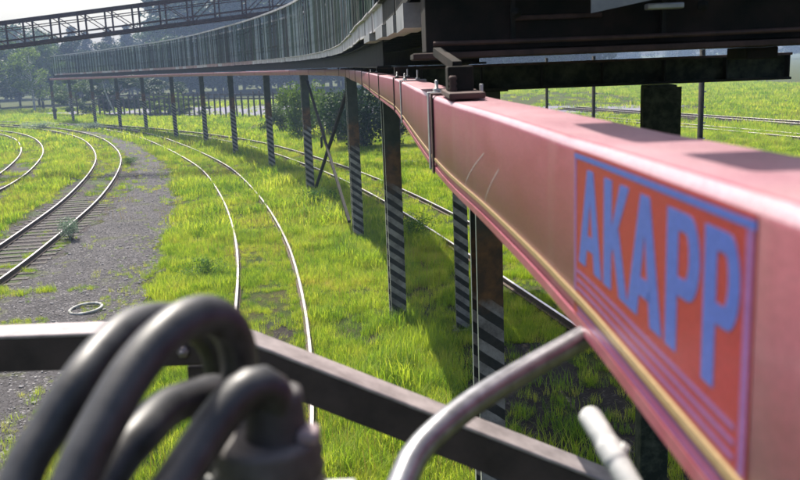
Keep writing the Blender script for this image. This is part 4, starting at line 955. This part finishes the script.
# shrubs under the walkway line
def shrub_mesh(seed, leaf, dens=1.0):
    rr = random.Random(seed); cs = [(rr.gauss(0, .30), rr.gauss(0, .30), rr.uniform(.15, .85), rr.uniform(.16, .30)) for _ in range(16)]
    v, f_ = leaf_cloud(rr, cs, int(300*dens), .060, 1.25, .95); tv, tf = [], []
    for c_ in cs: limb(tv, tf, (c_[0]*.2, c_[1]*.2, 0), c_[:3], .016, .005, 4)
    return make_mesh('stems', tv, tf, 'bark_dark'), make_mesh('foliage', v, f_, leaf)
def tuft_mesh(seed):
    v, f_ = clump(420, 0.62, 0.25, 0.95, 0.016, seed, 0.75); r3 = random.Random(seed); v2 = [(x*(1-0.25*z), y*(1-0.25*z), z*(1.15-0.5*(x*x+y*y)/0.38)) for x, y, z in v]
    sv, sf2 = clump(40, 0.4, 0.5, 1.1, 0.01, seed+1, 0.5)
    return make_mesh('stems', sv, sf2, 'grass_blade'), make_mesh('foliage', v2, f_, 'grass_blade')
SH = {'t': tuft_mesh(77), 'b': shrub_mesh(1, 'leaf_bright'), 'm': shrub_mesh(2, 'leaf_mid'), 'd': shrub_mesh(3, 'leaf_dark', 1.4), 'w': shrub_mesh(4, 'weed_blue', .4), 'g': shrub_mesh(5, 'weed_leaf', .5)}
def shrub(kind, key, x, y, h_, wd, label, group=None, cat='shrub'):
    t = thing(kind, label, cat, (x, y, 0), random.uniform(0, 6.28), group)
    if wd > 3.2:
        m_ = {'d': KF[0], 'm': KF[1], 'b': KF[2], 'w': SH['w']}[key]; k_ = 10 if key != 'w' else 1
        share('stems', m_[0], t, (0, 0, 0 if key == 'w' else -0.12*h_), scale=(wd/7.5, wd/7.5, h_/10*1.1) if key != 'w' else (wd, wd, h_)); share('foliage', m_[1], t, (0, 0, 0 if key == 'w' else -0.12*h_), scale=(wd/6.0, wd/6.0, h_/10*1.12) if key != 'w' else (wd, wd, h_)); return t
    share('stems', SH[key][0], t, scale=(wd, wd, h_)); share('foliage', SH[key][1], t, scale=(wd, wd, h_))
for (k, x, y, h_, wd, lb) in (('d', -2.0, 55.5, 3.9, 3.0, 'dense dark green shrub behind the brace posts'), ('m', -4.0, 60.5, 3.9, 2.8, 'mid green shrub left of the dense dark one'), ('b', -6.9, 66, 4.2, 2.6, 'bright green bush seen between striped posts'), ('d', -0.4, 57, 3.4, 2.5, 'dark shrub right of the dense one, near the pale yard patch'),
                          ('m', -5.6, 68, 3.4, 2.6, 'leafy shrub behind the bright bush'), ('d', -37.5, 119, 6.2, 6.5, 'big dark blue shrub group beyond the farthest posts'), ('d', -31.5, 117, 4.5, 5.0, 'dark rounded shrub right of the leaning birch'), ('b', -29.2, 112, 2.7, 4.4, 'yellow green low bush beside the dark rounded shrub'), ('b', -25.5, 108, 2.4, 3.8, 'yellow green low bush further right in the far meadow'),
                          ('m', -44.5, 122, 5.2, 5.0, 'green shrub left of the farthest posts'), ('m', 2.2, 66, 3.0, 2.6, 'green shrub behind the pale yard patch'), ('m', -9.5, 73, 2.6, 2.6, 'low green shrub before the stake fence')):
    shrub('roadside_shrub', k, x, y, h_, wd, lb)
for (k, x, y, h_, wd, lb) in (('w', -10.9, 28.0, .75, .75, 'bluish leafy weed growing against the rail by the gravel path'), ('w', -30.5, 86.5, .8, 2.0, 'bluish low weeds where the tracks bend far left'), ('w', -37, 90, .9, 2.6, 'wide bluish weed patch in the far meadow'),
                          ('g', -5.1, 21.8, .55, .75, 'dark green leafy weed at the gravel edge near the tallest hose'), ('g', -16.1, 51.5, .5, .9, 'dark weed between gravel and overgrown track'), ('t', -0.15, 14.4, .72, .95, 'bright yellow green tuft right before the diagonal beam'), ('t', 0.45, 15.2, .75, .8, 'green tuft beside the brightest one near the twin posts'),
                          ('g', -3.2, 33.0, .7, 1.0, 'green weeds at the foot of the fourth striped post'), ('g', 0.35, 25.5, .8, 1.0, 'weeds in the shade right of the third post'), ('t', -0.2, 38, .9, 1.3, 'sunlit green tuft behind the second striped post')):
    shrub('weed_plant', k, x, y, h_, wd, lb, None, 'plant')
lb_ = thing('leaning_birch', 'thin white birch stem leaning among the farthest posts', 'tree', (-36.3, 113, 0))
tube('trunk', [(0, 0, 0), (-0.5, 0, 1.5), (-1.1, .1, 3.2), (-1.4, .2, 5.0)], 0.13, 'bark_birch', lb_, 8, 0.5, radii=lambda t: 1-.6*t)
share('crown', SH['m'][1], lb_, (-1.5, .2, 4.2), scale=(2.2, 2.2, 2.6))
# far treeline beyond the field at right
for i in range(46):
    x = 40+i*8.5+rr.uniform(-3, 3); y = 470-0.25*x+rr.uniform(-12, 12)
    tree('treeline_tree', rr.choice(KD+KS), x, y, rr.uniform(11, 17), 'tiny tree in the hazy line beyond the open field', 'trees of the line beyond the field', wide=1.8)

# ------------------------------------------------------------------ haze
hb = mesh_obj('haze', [(x, y, z) for z in (-1.0, 34.0) for y in (-55, 600) for x in (-260, 480)], [(0, 2, 3, 1), (4, 5, 7, 6), (0, 1, 5, 4), (2, 6, 7, 3), (0, 4, 6, 2), (1, 3, 7, 5)], [])
m, n, o = new_mat('haze_air'); vp = N(n, 'ShaderNodeVolumePrincipled'); vp.inputs['Color'].default_value = (0.48, 0.65, 1.0, 1); vp.inputs['Density'].default_value = 0.00072; vp.inputs['Anisotropy'].default_value = 0.25
n.links.new(vp.outputs[0], o.inputs['Volume']); hb.data.materials.append(m); hb['kind'] = 'stuff'
tag(hb, 'thin blue summer haze softening the far forest', 'haze')
